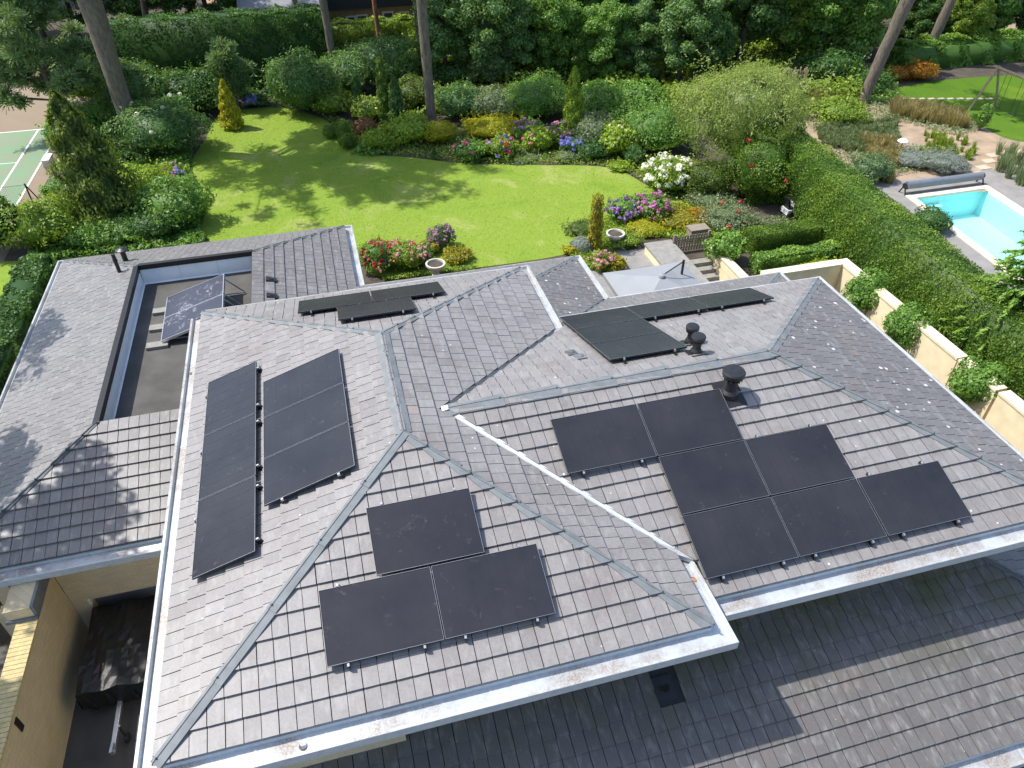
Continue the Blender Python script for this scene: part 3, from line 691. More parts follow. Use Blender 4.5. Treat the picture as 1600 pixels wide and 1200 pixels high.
panel(sB, uB(4.95), uB(3.24), 2.08, 3.22, 'single black solar panel nearest the ridge on the rear slope of the main roof', PB, hk(uB(4.95), uB(3.24), 3.25, 0))
PW = 'solar panels on the front slope of the wing'
panel(wF, 6.76, 8.47, 2.59, 3.73, 'black solar panel at the valley end of the top row on the wing front', PW, hk(6.76, 8.47, 2.59))
panel(wF, 8.48, 10.2, 2.59, 3.73, 'black solar panel in the top row on the wing front, beside the mushroom vent', PW)
panel(wF, 8.48, 10.2, 1.42, 2.57, 'black solar panel in the middle row on the wing front, toward the valley', PW)
panel(wF, 10.21, 11.93, 1.42, 2.57, 'black solar panel in the middle row on the wing front, toward the end hip', PW, hk(10.21, 11.93, 2.60, 0))
panel(wF, 8.48, 10.2, .26, 1.40, 'black solar panel in the eave row on the wing front, at the valley gutter', PW, hk(8.48, 10.2, .26))
panel(wF, 10.21, 11.93, .26, 1.40, 'middle black solar panel in the eave row on the wing front', PW, hk(10.21, 11.93, .26))
panel(wF, 11.95, 13.68, .26, 1.40, 'black solar panel in the eave row on the wing front, at the end hip', PW, hk(11.95, 13.68, .26)+hk(11.95, 13.68, 1.43, 0))
PX_ = 'solar panels on the rear slope of the wing'
panel(wB, -10.2, -8.48, .25, 1.38, 'black solar panel in the eave row on the wing rear, at the rear valley', PX_)
panel(wB, -11.93, -10.21, .25, 1.38, 'middle black solar panel in the eave row on the wing rear', PX_, hk(-11.93, -10.21, 1.41, 0))
panel(wB, -13.68, -11.95, .25, 1.38, 'black solar panel in the eave row on the wing rear, toward the end hip', PX_, hk(-13.68, -11.95, 1.41, 0))
panel(wB, -10.2, -8.48, 1.40, 2.54, 'black solar panel in the second row on the wing rear slope', PX_)
panel(wB, -10.2, -8.48, 2.56, 3.70, 'black solar panel nearest the wing ridge, beside the twin pipe vents', PX_, hk(-10.2, -8.48, 3.73, 0))
# old collectors on the flat roof
def onplane(q, n, P0): d = ray(*q); n = np.array(n); return CAM+d*((n@(np.array(P0)-CAM))/(n@d))
A0 = at(251, 533, 3.68); A1 = at(261, 464, 3.68)
ed = (A1-A0); wid = np.linalg.norm(ed); ed = ed/wid; hx = np.array([ed[1], -ed[0], 0])
_d = ray(350, 427); _s = np.linalg.solve(np.c_[hx, [0, 0, 1.], -_d], CAM-A1); LEN = float(math.hypot(_s[0], _s[1])); ud = (hx*_s[0]+np.array([0, 0, _s[1]]))/LEN; nn = np.cross(ud, ed); nn = nn if nn[2] > 0 else -nn
for k in range(2):
    w0, w1 = wid*k/2, wid*(k+1)/2-.02
    col = empty('solar_collector', A0+ed*w0, ['old glazed collector with white stains, at the open end of the tilted frame', 'old glazed collector with white stains, toward the white parapet corner'][k], 'solar collector', 'old tilted collectors on the flat roof')
    b = MB(); c = A0+ed*(w0+w1)/2+ud*LEN/2; b.obox(c-nn*.04, ud*LEN/2, ed*(w1-w0)/2, nn*.04); b.build('frame', 'alu', col)
    b = MB(); b.obox(c+nn*.004, ud*(LEN/2-.03), ed*((w1-w0)/2-.03), nn*.004); b.build('glass', 'old_glass', col)
    for e_ in ((w0+.15, w1-.15)):
        b = MB(); foot = A0+ed*e_; top = foot+ud*LEN*.97-nn*.06; b.beam(top, (top[0]+.55, top[1]-.0, 3.53), .03); b.beam(foot-nn*.06, (top[0]+.55, top[1], 3.55), .03); b.build('support', 'alu', col)
for k, (e_, off) in enumerate(((.1, -.12), (wid*.42, -.12), (wid*.8, -.1), (.25, 1.5))):
    b = MB(); c = A0+ed*e_+np.array([off, -.1, 0]); c[2] = 3.5; b.box((c[0]-.3, c[1]-.14, 3.502), (c[0]+.3, c[1]+.14, 3.60))
    o = b.build('ballast_block', 'concrete', None, c); tag(o, ['concrete ballast slab under the open corner of the old collectors', 'concrete ballast slab midway along the low edge of old collectors', 'concrete ballast slab at the parapet end of the old collectors', 'concrete ballast slab behind the old collectors'][k], 'slab', 'concrete ballast slabs on the flat roof')

# ------------------------------------------------------------------ vents
def mushroom(q, sl_, hh, r, label, cat='roof vent'):
    d = ray(*q); n = sl_.N; P0 = sl_.O+n*.03; c = CAM+d*((n@(P0-CAM))/(n@d)); o = empty('roof_vent', c, label, cat, 'black roof vents')
    b = MB(); b.obox(c+n*.012, sl_.U*r*1.5, sl_.V*r*1.8, n*.008); b.build('base_flashing', 'black_plastic', o)
    b = MB(); b.lathe(c, [(r*1.05, -.1), (r*1.0, .08), (r*.72, .14), (r*.70, hh*.62), (r*.92, hh*.64), (r*.92, hh*.68)], 24); b.build('pipe', 'black_plastic', o, smooth=False)
    b = MB()
    for k in range(14):
        th = k*2*math.pi/14; x, y = math.cos(th)*r*1.05, math.sin(th)*r*1.05; b.beam(c+[x, y, hh*.66], c+[x, y, hh*.84], .014)
    b.build('grille', 'black_plastic', o)
    b = MB(); b.lathe(c, [(r*1.02, hh*.82), (r*1.22, hh*.80), (r*1.25, hh*.93), (r*1.12, hh*.985), (r*.5, hh)], 28); b.build('cap', 'black_plastic', o)
mushroom((1139, 616), wF, .60, .175, 'large black mushroom roof vent beside the top row of panels')
mushroom((1078, 536), wB, .46, .115, 'black pipe vent of the twin pair, farther down the slope')
mushroom((1087, 552), wB, .46, .12, 'black pipe vent of the twin pair, nearer the ridge')
c = lL.P(20.85-at(187, 428, 4.0)[1], 2.55); c = at(188, 428, 3.95); o = empty('flue_pipe', c, 'leaning black flue pipe near the flat roof corner', 'flue pipe')
b = MB(); b.tube([c+[0, 0, -.15], c+[0, 0, .72]], .06, 14); b.build('pipe', 'black_plastic', o); b = MB(); b.tube([c+[0, 0, .47], c+[0, 0, .52]], .075, 14); b.build('collar', 'black_plastic', o); b = MB(); b.tube([c+[0, 0, -.06], c+[0, 0, .03]], [.16, .07], 14); b.build('base_flashing', 'lead', o)
c = at(196, 406, 3.85); o = empty('roof_vent', c, 'black vent with wide flat cap by the rear annex gutter', 'roof vent', 'black roof vents')
b = MB(); b.tube([c+[0, 0, -.2], c+[0, 0, .35]], .085, 14); b.build('pipe', 'black_plastic', o); b = MB(); b.lathe(c+[0, 0, .34], [(.14, 0), (.19, .02), (.19, .05), (.06, .11)], 20); b.build('cap', 'black_plastic', o)

# ------------------------------------------------------------------ garden walls, steps, hard things
def unit(v): v = np.asarray(v, float); return v/np.linalg.norm(v)
wl = empty('garden_wall', (22.2, 10, 0), 'pale cream rendered garden wall running along the clipped conifer hedge', 'wall')
for y0, y1 in ((-6, 7.2), (7.3, 8.9), (8.95, 11.2), (11.3, 13.2), (13.3, 15.45)):
    b = MB(); b.box((22.0, y0, 0), (22.36, y1, 1.84)); b.build('wall_panel', 'cream_wall', wl)
    b = MB(); b.box((21.97, y0+.004, 1.842), (22.39, y1-.004, 1.93)); b.build('coping', 'cap_stone', wl)
wl2 = empty('garden_wall', (20, 15.3, 0), 'short cream return wall closing off the side yard', 'wall')
b = MB(); b.box((18.7, 15.12, 0), (21.998, 15.45, 1.84)); b.build('wall_panel', 'cream_wall', wl2)
b = MB(); b.box((18.7, 15.09, 1.842), (21.965, 15.48, 1.93)); b.build('coping', 'cap_stone', wl2)
yw = empty('yard_wall', (-4.2, 2, 0), 'yellow brick yard wall beside the covered trailer', 'wall')
b = MB(); b.box((-4.38, -7, 0), (-4.0, 7.08, 2.38)); b.build('wall_panel', 'brick', yw)
y = -6.98
while y < 5.8:
    b = MB(); b.box((-4.41, y, 2.382), (-3.985, y+.094, 2.45+rg.uniform(-.003, .003)), rg.random()); b.build('brick', 'brick_cap', yw); y += .104
b = MB(); b.box((-4.0-.001, 3.55, 1.95), (-3.975, 3.68, 2.3)); b.build('wall_vent', 'black_plastic', yw)
# trailer under a tarpaulin
tr_ = empty('trailer', (-2.95, 5.8, 0), 'small trailer under a black tarpaulin in the yard', 'trailer')
b = MB(); n = 10
g = [[None]*(n+1) for _ in range(n+1)]
for i in range(n+1):
    for j in range(n+1): g[i][j] = (-3.62+1.42*i/n, 4.75+2.3*j/n, 1.0+.05*math.sin(i*1.3+j*.7)-.05*((i/n-.5)**2+(j/n-.5)**2)*4+rg.uniform(-.015, .015))
for i in range(n):
    for j in range(n): b.poly([g[i][j], g[i+1][j], g[i+1][j+1], g[i][j+1]])
def skirt(pts, out):
    for a_, c_ in zip(pts[:-1], pts[1:]):
        w1, w2 = rg.uniform(-.03, .05), rg.uniform(-.03, .05)
        b.poly([a_, c_, (c_[0]+out[0]*(.02+w2), c_[1]+out[1]*(.02+w2), .32), (a_[0]+out[0]*(.02+w1), a_[1]+out[1]*(.02+w1), .32)])
skirt([g[i][0] for i in range(n+1)], (0, -1)); skirt([g[i][n] for i in range(n+1)], (0, 1)); skirt([g[0][j] for j in range(n+1)], (-1, 0)); skirt([g[n][j] for j in range(n+1)], (1, 0))
b.build('tarpaulin', 'tarpaulin', tr_)
b = MB(); b.box((-3.58, 4.8, .30), (-2.24, 7.0, .42)); b.build('chassis', 'steel', tr_)
b = MB(); b.beam((-2.86, 4.8, .38), (-2.86, 3.62, .38), .09); b.build('drawbar', 'steel', tr_)
b = MB(); b.lathe((-2.86, 3.58, .38), [(.05, -.05), (.06, .0), (.05, .06)], 12); b.beam((-2.86, 3.75, .46), (-2.86, 3.5, .5), .05); b.build('coupling', 'alu', tr_)
b = MB(); b.tube([(-2.72, 4.0, .08), (-2.72, 4.0, .62)], .03, 10); b.tube([(-2.76, 4.0, .1), (-2.68, 4.0, .1)], .1, 14); b.build('jockey_wheel', 'black_plastic', tr_)
for x in (-3.72, -2.1):
    b = MB(); b.tube([(x-.08, 5.95, .28), (x+.08, 5.95, .28)], .28, 20); wv = b.build('wheel', 'black_plastic', tr_); b = MB(); b.tube([(x-.085, 5.95, .28), (x+.085, 5.95, .28)], .16, 16); b.build('rim', 'steel', wv)
# garden steps, retaining block, gate, parasol
st = empty('garden_steps', (18.4, 17, -1.2), 'concrete garden steps between a cream wall and a capped block', 'steps')
for k in range(7):
    y1 = 20.0-.36*k; b = MB(); b.box((17.76, y1-.38, -1.25), (19.18, y1, -.02-.17*k)); b.build('step', 'concrete', st)
b = MB(); b.box((17.76, 13.95, -1.3), (19.18, 17.45, -1.22)); b.build('landing', 'concrete', st)
bl = empty('retaining_block', (17.1, 19, 0), 'low cream block with a wide grey stone top beside the garden steps', 'wall')
b = MB(); b.box((16.55, 17.2, -1.3), (17.745, 21.0, .42)); b.build('wall_panel', 'cream_wall', bl); b = MB(); b.box((16.5, 17.15, .424), (17.79, 21.05, .50)); b.build('coping', 'concrete', bl)
rw = empty('stair_wall', (19.35, 18, 0), 'cream side wall of the garden steps next to ivy', 'wall')
b = MB(); b.box((19.205, 13.9, -1.3), (19.5, 20.3, .42)); b.build('wall_panel', 'cream_wall', rw); b = MB(); b.box((19.17, 13.88, .424), (19.54, 20.33, .5)); b.build('coping', 'cap_stone', rw)
gt = empty('garden_gate', (18.5, 20.7, 0), 'weathered wooden picket gate at the head of the steps', 'gate')
for z in (.25, .62): b = MB(); b.beam((17.8, 20.7, z), (19.35, 20.7, z), .04, .07); b.build('rail', 'wood_grey', gt)
for k in range(12): b = MB(); x = 17.86+k*.13; b.box((x-.04, 20.65, .06), (x+.04, 20.675, .82)); b.build('slat', 'wood_grey', gt)
for x in (17.76, 19.42): b = MB(); b.box((x-.05, 20.65, 0), (x+.05, 20.75, .9)); b.build('post', 'wood_grey', gt)
c = at(1088, 372); pb = empty('planter_box', c, 'weathered wooden planter box behind the picket gate', 'planter')
b = MB(); b.box(c+[-.42, -.25, 0], c+[.42, .25, .5]); b.build('box', 'wood_grey', pb); b = MB(); b.box(c+[-.46, -.29, .5], c+[.46, .29, .56]); b.build('rim', 'wood_grey', pb)
um = empty('parasol', (16.0, 15.5, 0), 'pale grey square cantilever parasol over the rear terrace', 'parasol')
ap = np.array([14.1, 14.45, 3.02]); hs = 1.55; zc = 2.5; b = MB()
cs = [ap+np.array([sx*hs, sy*hs, zc-ap[2]]) for sx, sy in ((-1, -1), (1, -1), (1, 1), (-1, 1))]
for k in range(4):
    a_, c_ = cs[k], cs[(k+1) % 4]; mid = (a_+c_)/2+[0, 0, -.03]
    for p_, q_ in ((a_, mid), (mid, c_)):
        m1 = (ap+p_)/2+[0, 0, -.04]; m2 = (ap+q_)/2+[0, 0, -.04]; b.poly([ap, m1, m2]); b.poly([m1, p_, q_, m2]); b.poly([p_, p_+[0, 0, -.16], q_+[0, 0, -.16], q_])
b.build('canopy', 'umbrella_cloth', um)
for k in range(4): b = MB(); b.beam(ap+[0, 0, -.08], cs[k]+[0, 0, -.04], .025); b.build('rib', 'black_plastic', um)
b = MB(); b.lathe(ap, [(.13, -.02), (.11, .05), (.03, .09)], 12); b.build('finial', 'umbrella_cloth', um)
mp = at(1063, 441, 2.3); mp = np.array([mp[0], mp[1], 0]); b = MB(); b.tube([mp, mp+[0, 0, 3.2]], .045, 10); b.build('mast', 'black_plastic', um)
b = MB(); b.beam(mp+[0, 0, 3.15], ap+[.1, 0, .08], .03); b.build('arm', 'black_plastic', um)
b = MB(); b.box(mp+[-.4, -.4, .032], mp+[.4, .4, .1]); b.build('base', 'concrete', um)
def bowl(q, r, label):
    c = at(*q); o = empty('planter_bowl', c, label, 'planter', 'round stone planter bowls on the terrace')
    b = MB(); b.lathe(c, [(r*.45, 0), (r*.42, .08), (r*.3, .16), (r*.35, .3), (r*.75, .42), (r*.98, .56), (r*1.0, .64), (r*.82, .645), (r*.78, .56)], 24); b.build('bowl', 'stone_pale', o, smooth=False)
    b = MB(); b.lathe(c+[0, 0, .57], [(r*.79, 0), (r*.4, .02)], 20); b.build('soil_fill', 'soil', o)
bowl((682, 432), .42, 'round pale stone planter bowl beside the red rose bed'); bowl((960, 384), .42, 'round pale stone planter bowl beside the ivy-clad post')
# mower and boxes by the hedge
c = at(1238, 336); o = empty('lawn_mower', c, 'grey ride-on mower parked by the clipped hedge', 'mower')
b = MB(); b.box(c+[-.5, -.3, .15], c+[.4, .3, .42]); b.box(c+[-.2, -.25, .42], c+[.3, .25, .7]); b.build('body', 'white_paint', o)
b = MB(); b.box(c+[-.45, -.22, .42], c+[-.2, .22, .5]); b.beam(c+[-.4, 0, .5], c+[-.5, 0, .95], .1, .4); b.build('seat', 'black_plastic', o)
for dx in (-.35, .35):
    for dy in (-.34, .34): b = MB(); b.tube([c+[dx, dy-.06, .18], c+[dx, dy+.06, .18]], .18, 14); b.build('wheel', 'black_plastic', o)
b = MB(); b.tube([c+[.05, 0, .7], c+[-.12, 0, .98]], .02, 8); b.tube([c+[-.12, -.16, .98], c+[-.12, .16, .98]], .02, 8); b.build('steering_bar', 'black_plastic', o)
c = at(1266, 337); o = empty('garden_cart', c, 'dark garden cart with a bright green bag inside', 'cart')
b = MB(); b.box(c+[-.45, -.3, .2], c+[.45, .3, .26]); [b.box(c+np.array(p), c+np.array(q)) for p, q in (([-.45, -.3, .26], [.45, -.27, .6]), ([-.45, .27, .26], [.45, .3, .6]), ([-.45, -.27, .26], [-.42, .27, .6]), ([.42, -.27, .26], [.45, .27, .6]))]; b.build('tray', 'black_plastic', o)
b = MB(); b.lathe(c+[-.05, 0, .26], [(.2, 0), (.27, .2), (.24, .42), (.1, .52)], 10); b.build('bag', 'green_plastic', o)
for dy in (-.36, .36): b = MB(); b.tube([c+[-.1, dy-.04, .2], c+[-.1, dy+.04, .2]], .2, 14); b.build('wheel', 'red_plastic', o)

# ------------------------------------------------------------------ pool
pc = at(1411, 303); X0, X1_, Y0_, Y1_ = 31.75, 35.9, 10.0, 22.6
def PK(x, y, z=0): return (x+.11*(y-22.6), y, z)
sheet('pool_terrace', [(28.9, 4), PK(31.74, 4), PK(31.74, 24.6), (29.8, 24.6)], 'grey_paving', .014); sheet('pool_terrace', [PK(31.74, 22.61), (44, 22.61), (44, 24.6), PK(31.74, 24.6)], 'grey_paving', .014); sheet('pool_terrace', [PK(35.91, 4), (44, 4), (44, 22.6), PK(35.91, 22.6)], 'grey_paving', .014)
po = empty('swimming_pool', (33.8, 16, -1.4), 'turquoise swimming pool with a cream stone edge', 'pool')
b = MB(); z0 = -1.35
b.poly([PK(X0, Y0_, z0), PK(X1_, Y0_, z0), PK(X1_, Y1_, z0), PK(X0, Y1_, z0)])
for p_, q_ in (((X0, Y0_), (X1_, Y0_)), ((X1_, Y0_), (X1_, Y1_)), ((X1_, Y1_), (X0, Y1_)), ((X0, Y1_), (X0, Y0_))): b.poly([PK(*p_, z0), PK(*q_, z0), PK(*q_, .0), PK(*p_, .0)])
b.build('basin', 'pool_basin', po)
b = MB(); b.poly([PK(X0, Y0_, -.1), PK(X1_, Y0_, -.1), PK(X1_, Y1_, -.1), PK(X0, Y1_, -.1)]); b.build('water', 'pool_water', po)
for k in range(3): b = MB(); ys_ = Y1_-.35*(3-k); b.hexa([PK(X0+.1, ys_, -1.3), PK(X0+1.6, ys_, -1.3), PK(X0+1.6, Y1_-.01, -1.3), PK(X0+.1, Y1_-.01, -1.3), PK(X0+.1, ys_, -1.0+.28*k), PK(X0+1.6, ys_, -1.0+.28*k), PK(X0+1.6, Y1_-.01, -1.0+.28*k), PK(X0+.1, Y1_-.01, -1.0+.28*k)]); b.build('pool_step', 'pool_basin', po)
def cop(x0, y0, x1, y1):
    b = MB(); g_ = .004; c4 = ((x0+g_, y0+g_), (x1-g_, y0+g_), (x1-g_, y1-g_), (x0+g_, y1-g_)); h = .05+rg.uniform(-.004, .004)
    b.hexa([PK(*q, -.06) for q in c4]+[PK(*q, h) for q in c4]); b.build('coping_stone', 'coping', po)
yy = Y0_-.35
while yy < Y1_+.3: cop(X0-.36, yy, X0+.02, min(yy+.62, Y1_+.35)); cop(X1_-.02, yy, X1_+.36, min(yy+.62, Y1_+.35)); yy += .62
xx = X0+.02
while xx < X1_-.05: cop(xx, Y1_-.02, min(xx+.6, X1_-.02), Y1_+.36); xx += .6
pr_ = empty('pool_cover_roller', (33.5, 23.2, 0), 'grey rolled pool cover on a roller at the pool end', 'pool cover')
b = MB(); b.tube([(31.55, 23.2, .45), (36.0, 23.2, .45)], .2, 18); b.build('rolled_cover', 'roller_grey', pr_)
for x in (31.45, 36.1): b = MB(); b.beam((x, 22.95, 0), (x, 23.2, .5), .05); b.beam((x, 23.45, 0), (x, 23.2, .5), .05); b.tube([(x-.04, 23.2, .45), (x+.04, 23.2, .45)], .13, 14); b.build('stand', 'black_plastic', pr_)
o = sheet('path', smooth_outline([at(*q) for q in [(1400, 185), (1440, 190), (1500, 212), (1560, 228), (1640, 232), (1640, 244), (1570, 246), (1545, 262), (1530, 283), (1505, 283), (1520, 255), (1500, 232), (1430, 206)]]), 'sand_soil', .012)
for k, q in enumerate([(1545, 252), (1536, 262), (1527, 272), (1552, 243), (1570, 238), (1590, 237)]):
    c = at(*q); b = MB(); b.box(c+[-.35, -.25, 0], c+[.35, .25, .035]); b.build('path_slab', 'path_slab', o)
edg = sheet('lawn_edging', [at(*q) for q in [(1375, 156), (1560, 156), (1560, 154.5), (1375, 154.5)]], 'underlay', .013)
for k in range(12): c = at(1380+k*15, 155); b = MB(); b.box(c+[-.22, -.12, 0], c+[.22, .12, .05]); b.build('path_slab', 'path_slab', edg)
# garden lamp
c = at(1406, 236); o = empty('garden_lamp', c, 'low mushroom garden lamp with pale cap in the dry garden', 'lamp')
b = MB(); b.tube([c, c+[0, 0, .62]], .03, 8); b.build('post', 'black_plastic', o); b = MB(); b.lathe(c+[0, 0, .55], [(.3, 0), (.3, .03), (.16, .14), (.03, .18)], 18); b.build('lamp_shade', 'white_paint', o)
# swing set
sw_ = empty('swing_set', at(1560, 178), 'round-timber swing frame standing on the play lawn', 'swing')
A_ = at(1560, 106, 2.5); B_ = at(1700, 162, 2.5); e_ = unit(B_-A_)
b = MB(); b.tube([A_-e_*.3, B_+e_*.3], .09, 10); b.build('beam', 'wood_pole', sw_)
pd = np.array([-e_[1], e_[0], 0])
for T_ in (A_, B_):
    for s_ in (-1, 1): b = MB(); f_ = T_+pd*s_*1.0; f_[2] = 0; b.tube([f_, T_+[0, 0, .1]], .07, 10); b.build('leg', 'wood_pole', sw_)
for k in (1.0, 2.3):
    s0 = A_+e_*k; b = MB(); b.obox(s0-[0, 0, 2.05], e_*.22, pd*.09, (0, 0, .015)); se = b.build('swing_seat', 'black_plastic', sw_)
    for dx in (-.2, .2): b = MB(); b.tube([s0+e_*dx, s0+e_*dx-[0, 0, 2.05]], .012, 6); b.build('rope', 'black_plastic', se)
# tennis net post
c = at(52, 318); tn = empty('tennis_net', c, 'green tennis net with dark steel posts at the court edge', 'tennis net')
b = MB(); b.tube([c, c+[0, 0, 1.05]], .04, 8); b.build('post', 'black_plastic', tn); b = MB(); b.tube([c+[.3, .2, 0], c+[0, 0, 1.0]], .03, 8); b.build('brace', 'black_plastic', tn)
b = MB(); b.tube([c+[0, 0, 1.0], c+[-9, 0, .95]], .015, 6); b.build('net_cable', 'black_plastic', tn)
b = MB()
for k in range(90): b.beam(c+[-.1*k, 0, .05], c+[-.1*k, 0, .98], .004)
for k in range(10): b.beam(c+[0, 0, .05+.1*k], c+[-9, 0, .05+.1*k], .004)
b.build('net', 'black_plastic', tn)
c = at(78, 258); o = empty('court_box', c, 'small pale box at the tennis court edge', 'bench')  # bench-shaped stand-in for the net-post winder box
b = MB(); b.box(c+[-.2, -.5, .4], c+[.2, .5, .46]); b.build('seat', 'white_paint', o)
for dy in (-.42, .42): b = MB(); b.box(c+[-.18, dy-.03, 0], c+[.18, dy+.03, .4]); b.build('leg', 'steel', o)
# neighbour's house
nh = empty('neighbour_house', (8, 66, 0), 'neighbouring brick house with a dark roof behind the laurel hedge', 'house')
NY = 64.0; zx = lambda q: onY(*q, NY)
wl_, wr_ = zx((500, 30))[0], zx((690, 30))[0]; zt_ = zx((600, 9))[2]
b = MB(); b.box((wl_, NY, 0), (wr_, NY+8, zt_)); b.build('wall', 'far_brick', nh)
b = MB(); b.prism([(wl_-.3, NY-.6, zt_), (wr_+.3, NY-.6, zt_), (wr_+.3, NY+9, zt_), (wl_-.3, NY+9, zt_)], [(wl_+.8, NY-.45, zt_+1.6), (wr_-.3, NY-.45, zt_+1.6), (wr_-2, NY+5, zt_+3.2), (wl_+2, NY+5, zt_+3.2)]); b.build('roof', 'far_roof', nh)
for (xa, ya, xb, yb) in ((556, 23, 576, 40), (540, 25, 557, 36), (597, 18, 617, 42), (623, 18, 641, 42)):
    p_, q_ = zx((xa, ya)), zx((xb, yb)); x0_, x1_ = p_[0], q_[0]; za, zb = q_[2], p_[2]; za = max(za, .3)
    b = MB(); b.box((x0_, NY-.05, za), (x1_, NY-.002, zb)); wn_ = b.build('window', 'white_paint', nh); b = MB(); f_ = .13; b.box((x0_+f_, NY-.06, za+f_), (x1_-f_, NY-.051, zb-f_)); b.build('pane', 'window_glass', wn_)
NY2 = 61.0; p_ = onY(372, 22, NY2); q_ = onY(503, 20, NY2); b = MB()
b.box((p_[0]-3, NY2+.5, 0), (q_[0], NY2+6, p_[2])); b.build('wall', 'far_brick', nh)
b = MB(); b.hexa([(p_[0], NY2, p_[2]), (q_[0], NY2, p_[2]), (q_[0], NY2+7, p_[2]), (p_[0], NY2+7, p_[2]), (p_[0], NY2, p_[2]+.12), (q_[0], NY2, p_[2]+.12), (q_[0], NY2+7, p_[2]+2.8), (p_[0], NY2+7, p_[2]+2.8)]); b.build('roof', 'far_tile', nh)
b = MB(); b.box((p_[0], NY2-.15, p_[2]-.12), (q_[0], NY2-.01, p_[2]+.14)); b.build('fascia', 'white_paint', nh)

# ------------------------------------------------------------------ foliage machinery
def nrm(a): return a/np.maximum(1e-9, np.linalg.norm(a, axis=-1, keepdims=True))
def leaf_quads(P, N, size, asp, rng, jit=.7, D=None):
    n = len(P); N = nrm(N+jit*rng.normal(size=(n, 3))*.6)
    T = rng.normal(size=(n, 3)) if D is None else D+.35*rng.normal(size=(n, 3))
    T = nrm(T-(T*N).sum(1, keepdims=True)*N); B = np.cross(N, T)
    s = size*rng.uniform(.5, 1.5, (n, 1)); h = s*.5; w_ = s*asp*.5
    bend = N*s*.10
    return np.stack([P-T*h, P+B*w_+bend, P+T*h, P-B*w_+bend], 1)
def core_sphere(c, r, rng, n=12, m=8, zmin=.0, lump=.12):
    v = []; f = []
    for i in range(m+1):
        th = math.pi*i/m
        for j in range(n):
            ph = 2*math.pi*j/n; k = 1+rng.uniform(-lump, lump)
            p = np.array([c[0]+r[0]*k*math.sin(th)*math.cos(ph), c[1]+r[1]*k*math.sin(th)*math.sin(ph), c[2]+r[2]*k*math.cos(th)]); p[2] = max(p[2], zmin); v.append(p)
    for i in range(m):
        for j in range(n): f.append((i*n+j, (i+1)*n+j, (i+1)*n+(j+1) % n, i*n+(j+1) % n))
    return v, f
def blob_points(c, r, nsub, n, rng, sub=(.34, .5), zmin=.03, shell=.72, flat=True):
    c = np.array(c, float); r = np.array(r, float)
    d = nrm(rng.normal(size=(nsub, 3))); d[:, 2] = np.abs(d[:, 2])*1.0-.35; d = nrm(d)
    cs = c+d*r*shell*rng.uniform(.7, 1.18, (nsub, 1)); rs = rng.uniform(*sub, nsub)[:, None]*r
    cs = np.vstack([cs, c[None]]); rs = np.vstack([rs, (r*.8)[None]])
    k = rng.choice(nsub+1, n*3, p=np.r_[np.full(nsub, .85/nsub), .15]); dd = nrm(rng.normal(size=(n*3, 3)))
    ex_ = np.where(rng.random(n*3) < .14, rng.uniform(1.05, 1.3, n*3), rng.uniform(.86, 1.06, n*3)); P = cs[k]+dd*rs[k]*ex_[:, None]
    ok = P[:, 2] > zmin
    for i in range(nsub+1): ok &= (((P-cs[i])/rs[i])**2).sum(1) > .80**2
    idx = np.where(ok)[0][:n]
    P = P[idx]; N = nrm(dd[idx]/rs[k[idx]]); kk = k[idx]
    return P, N, kk
def tint_for(n, kk, rng, P=None, zlo=None, zhi=None):
    cl = rng.uniform(.2, .8, 400)[kk % 400]
    return np.clip(.55*cl+.45*rng.uniform(0, 1, n)+.0, 0, 1)
SEED = [100]
def nrng(): SEED[0] += 1; return np.random.default_rng(SEED[0])
GROW = 1.0
def place(q):
    """q: x centre, y base (nearest edge on the ground), y top, width, all in photo pixels -> centre on the ground, radius, height"""
    x, yb, yt, wd = q; wd *= (GROW if wd >= 40 else 1+(GROW-1)*.35); B = at(x, yb); D = px(B)[2]; r = .5*wd*D/FPX
    h = unit([B[0]-CAM[0], B[1]-CAM[1], 0]); c = B+h*r*.8
    lo, hi = .05, 30.
    for _ in range(40):
        m_ = (lo+hi)/2
        if px((c[0], c[1], m_))[1] > yt: lo = m_
        else: hi = m_
    return c, r, (lo+hi)/2
def dens(q): return
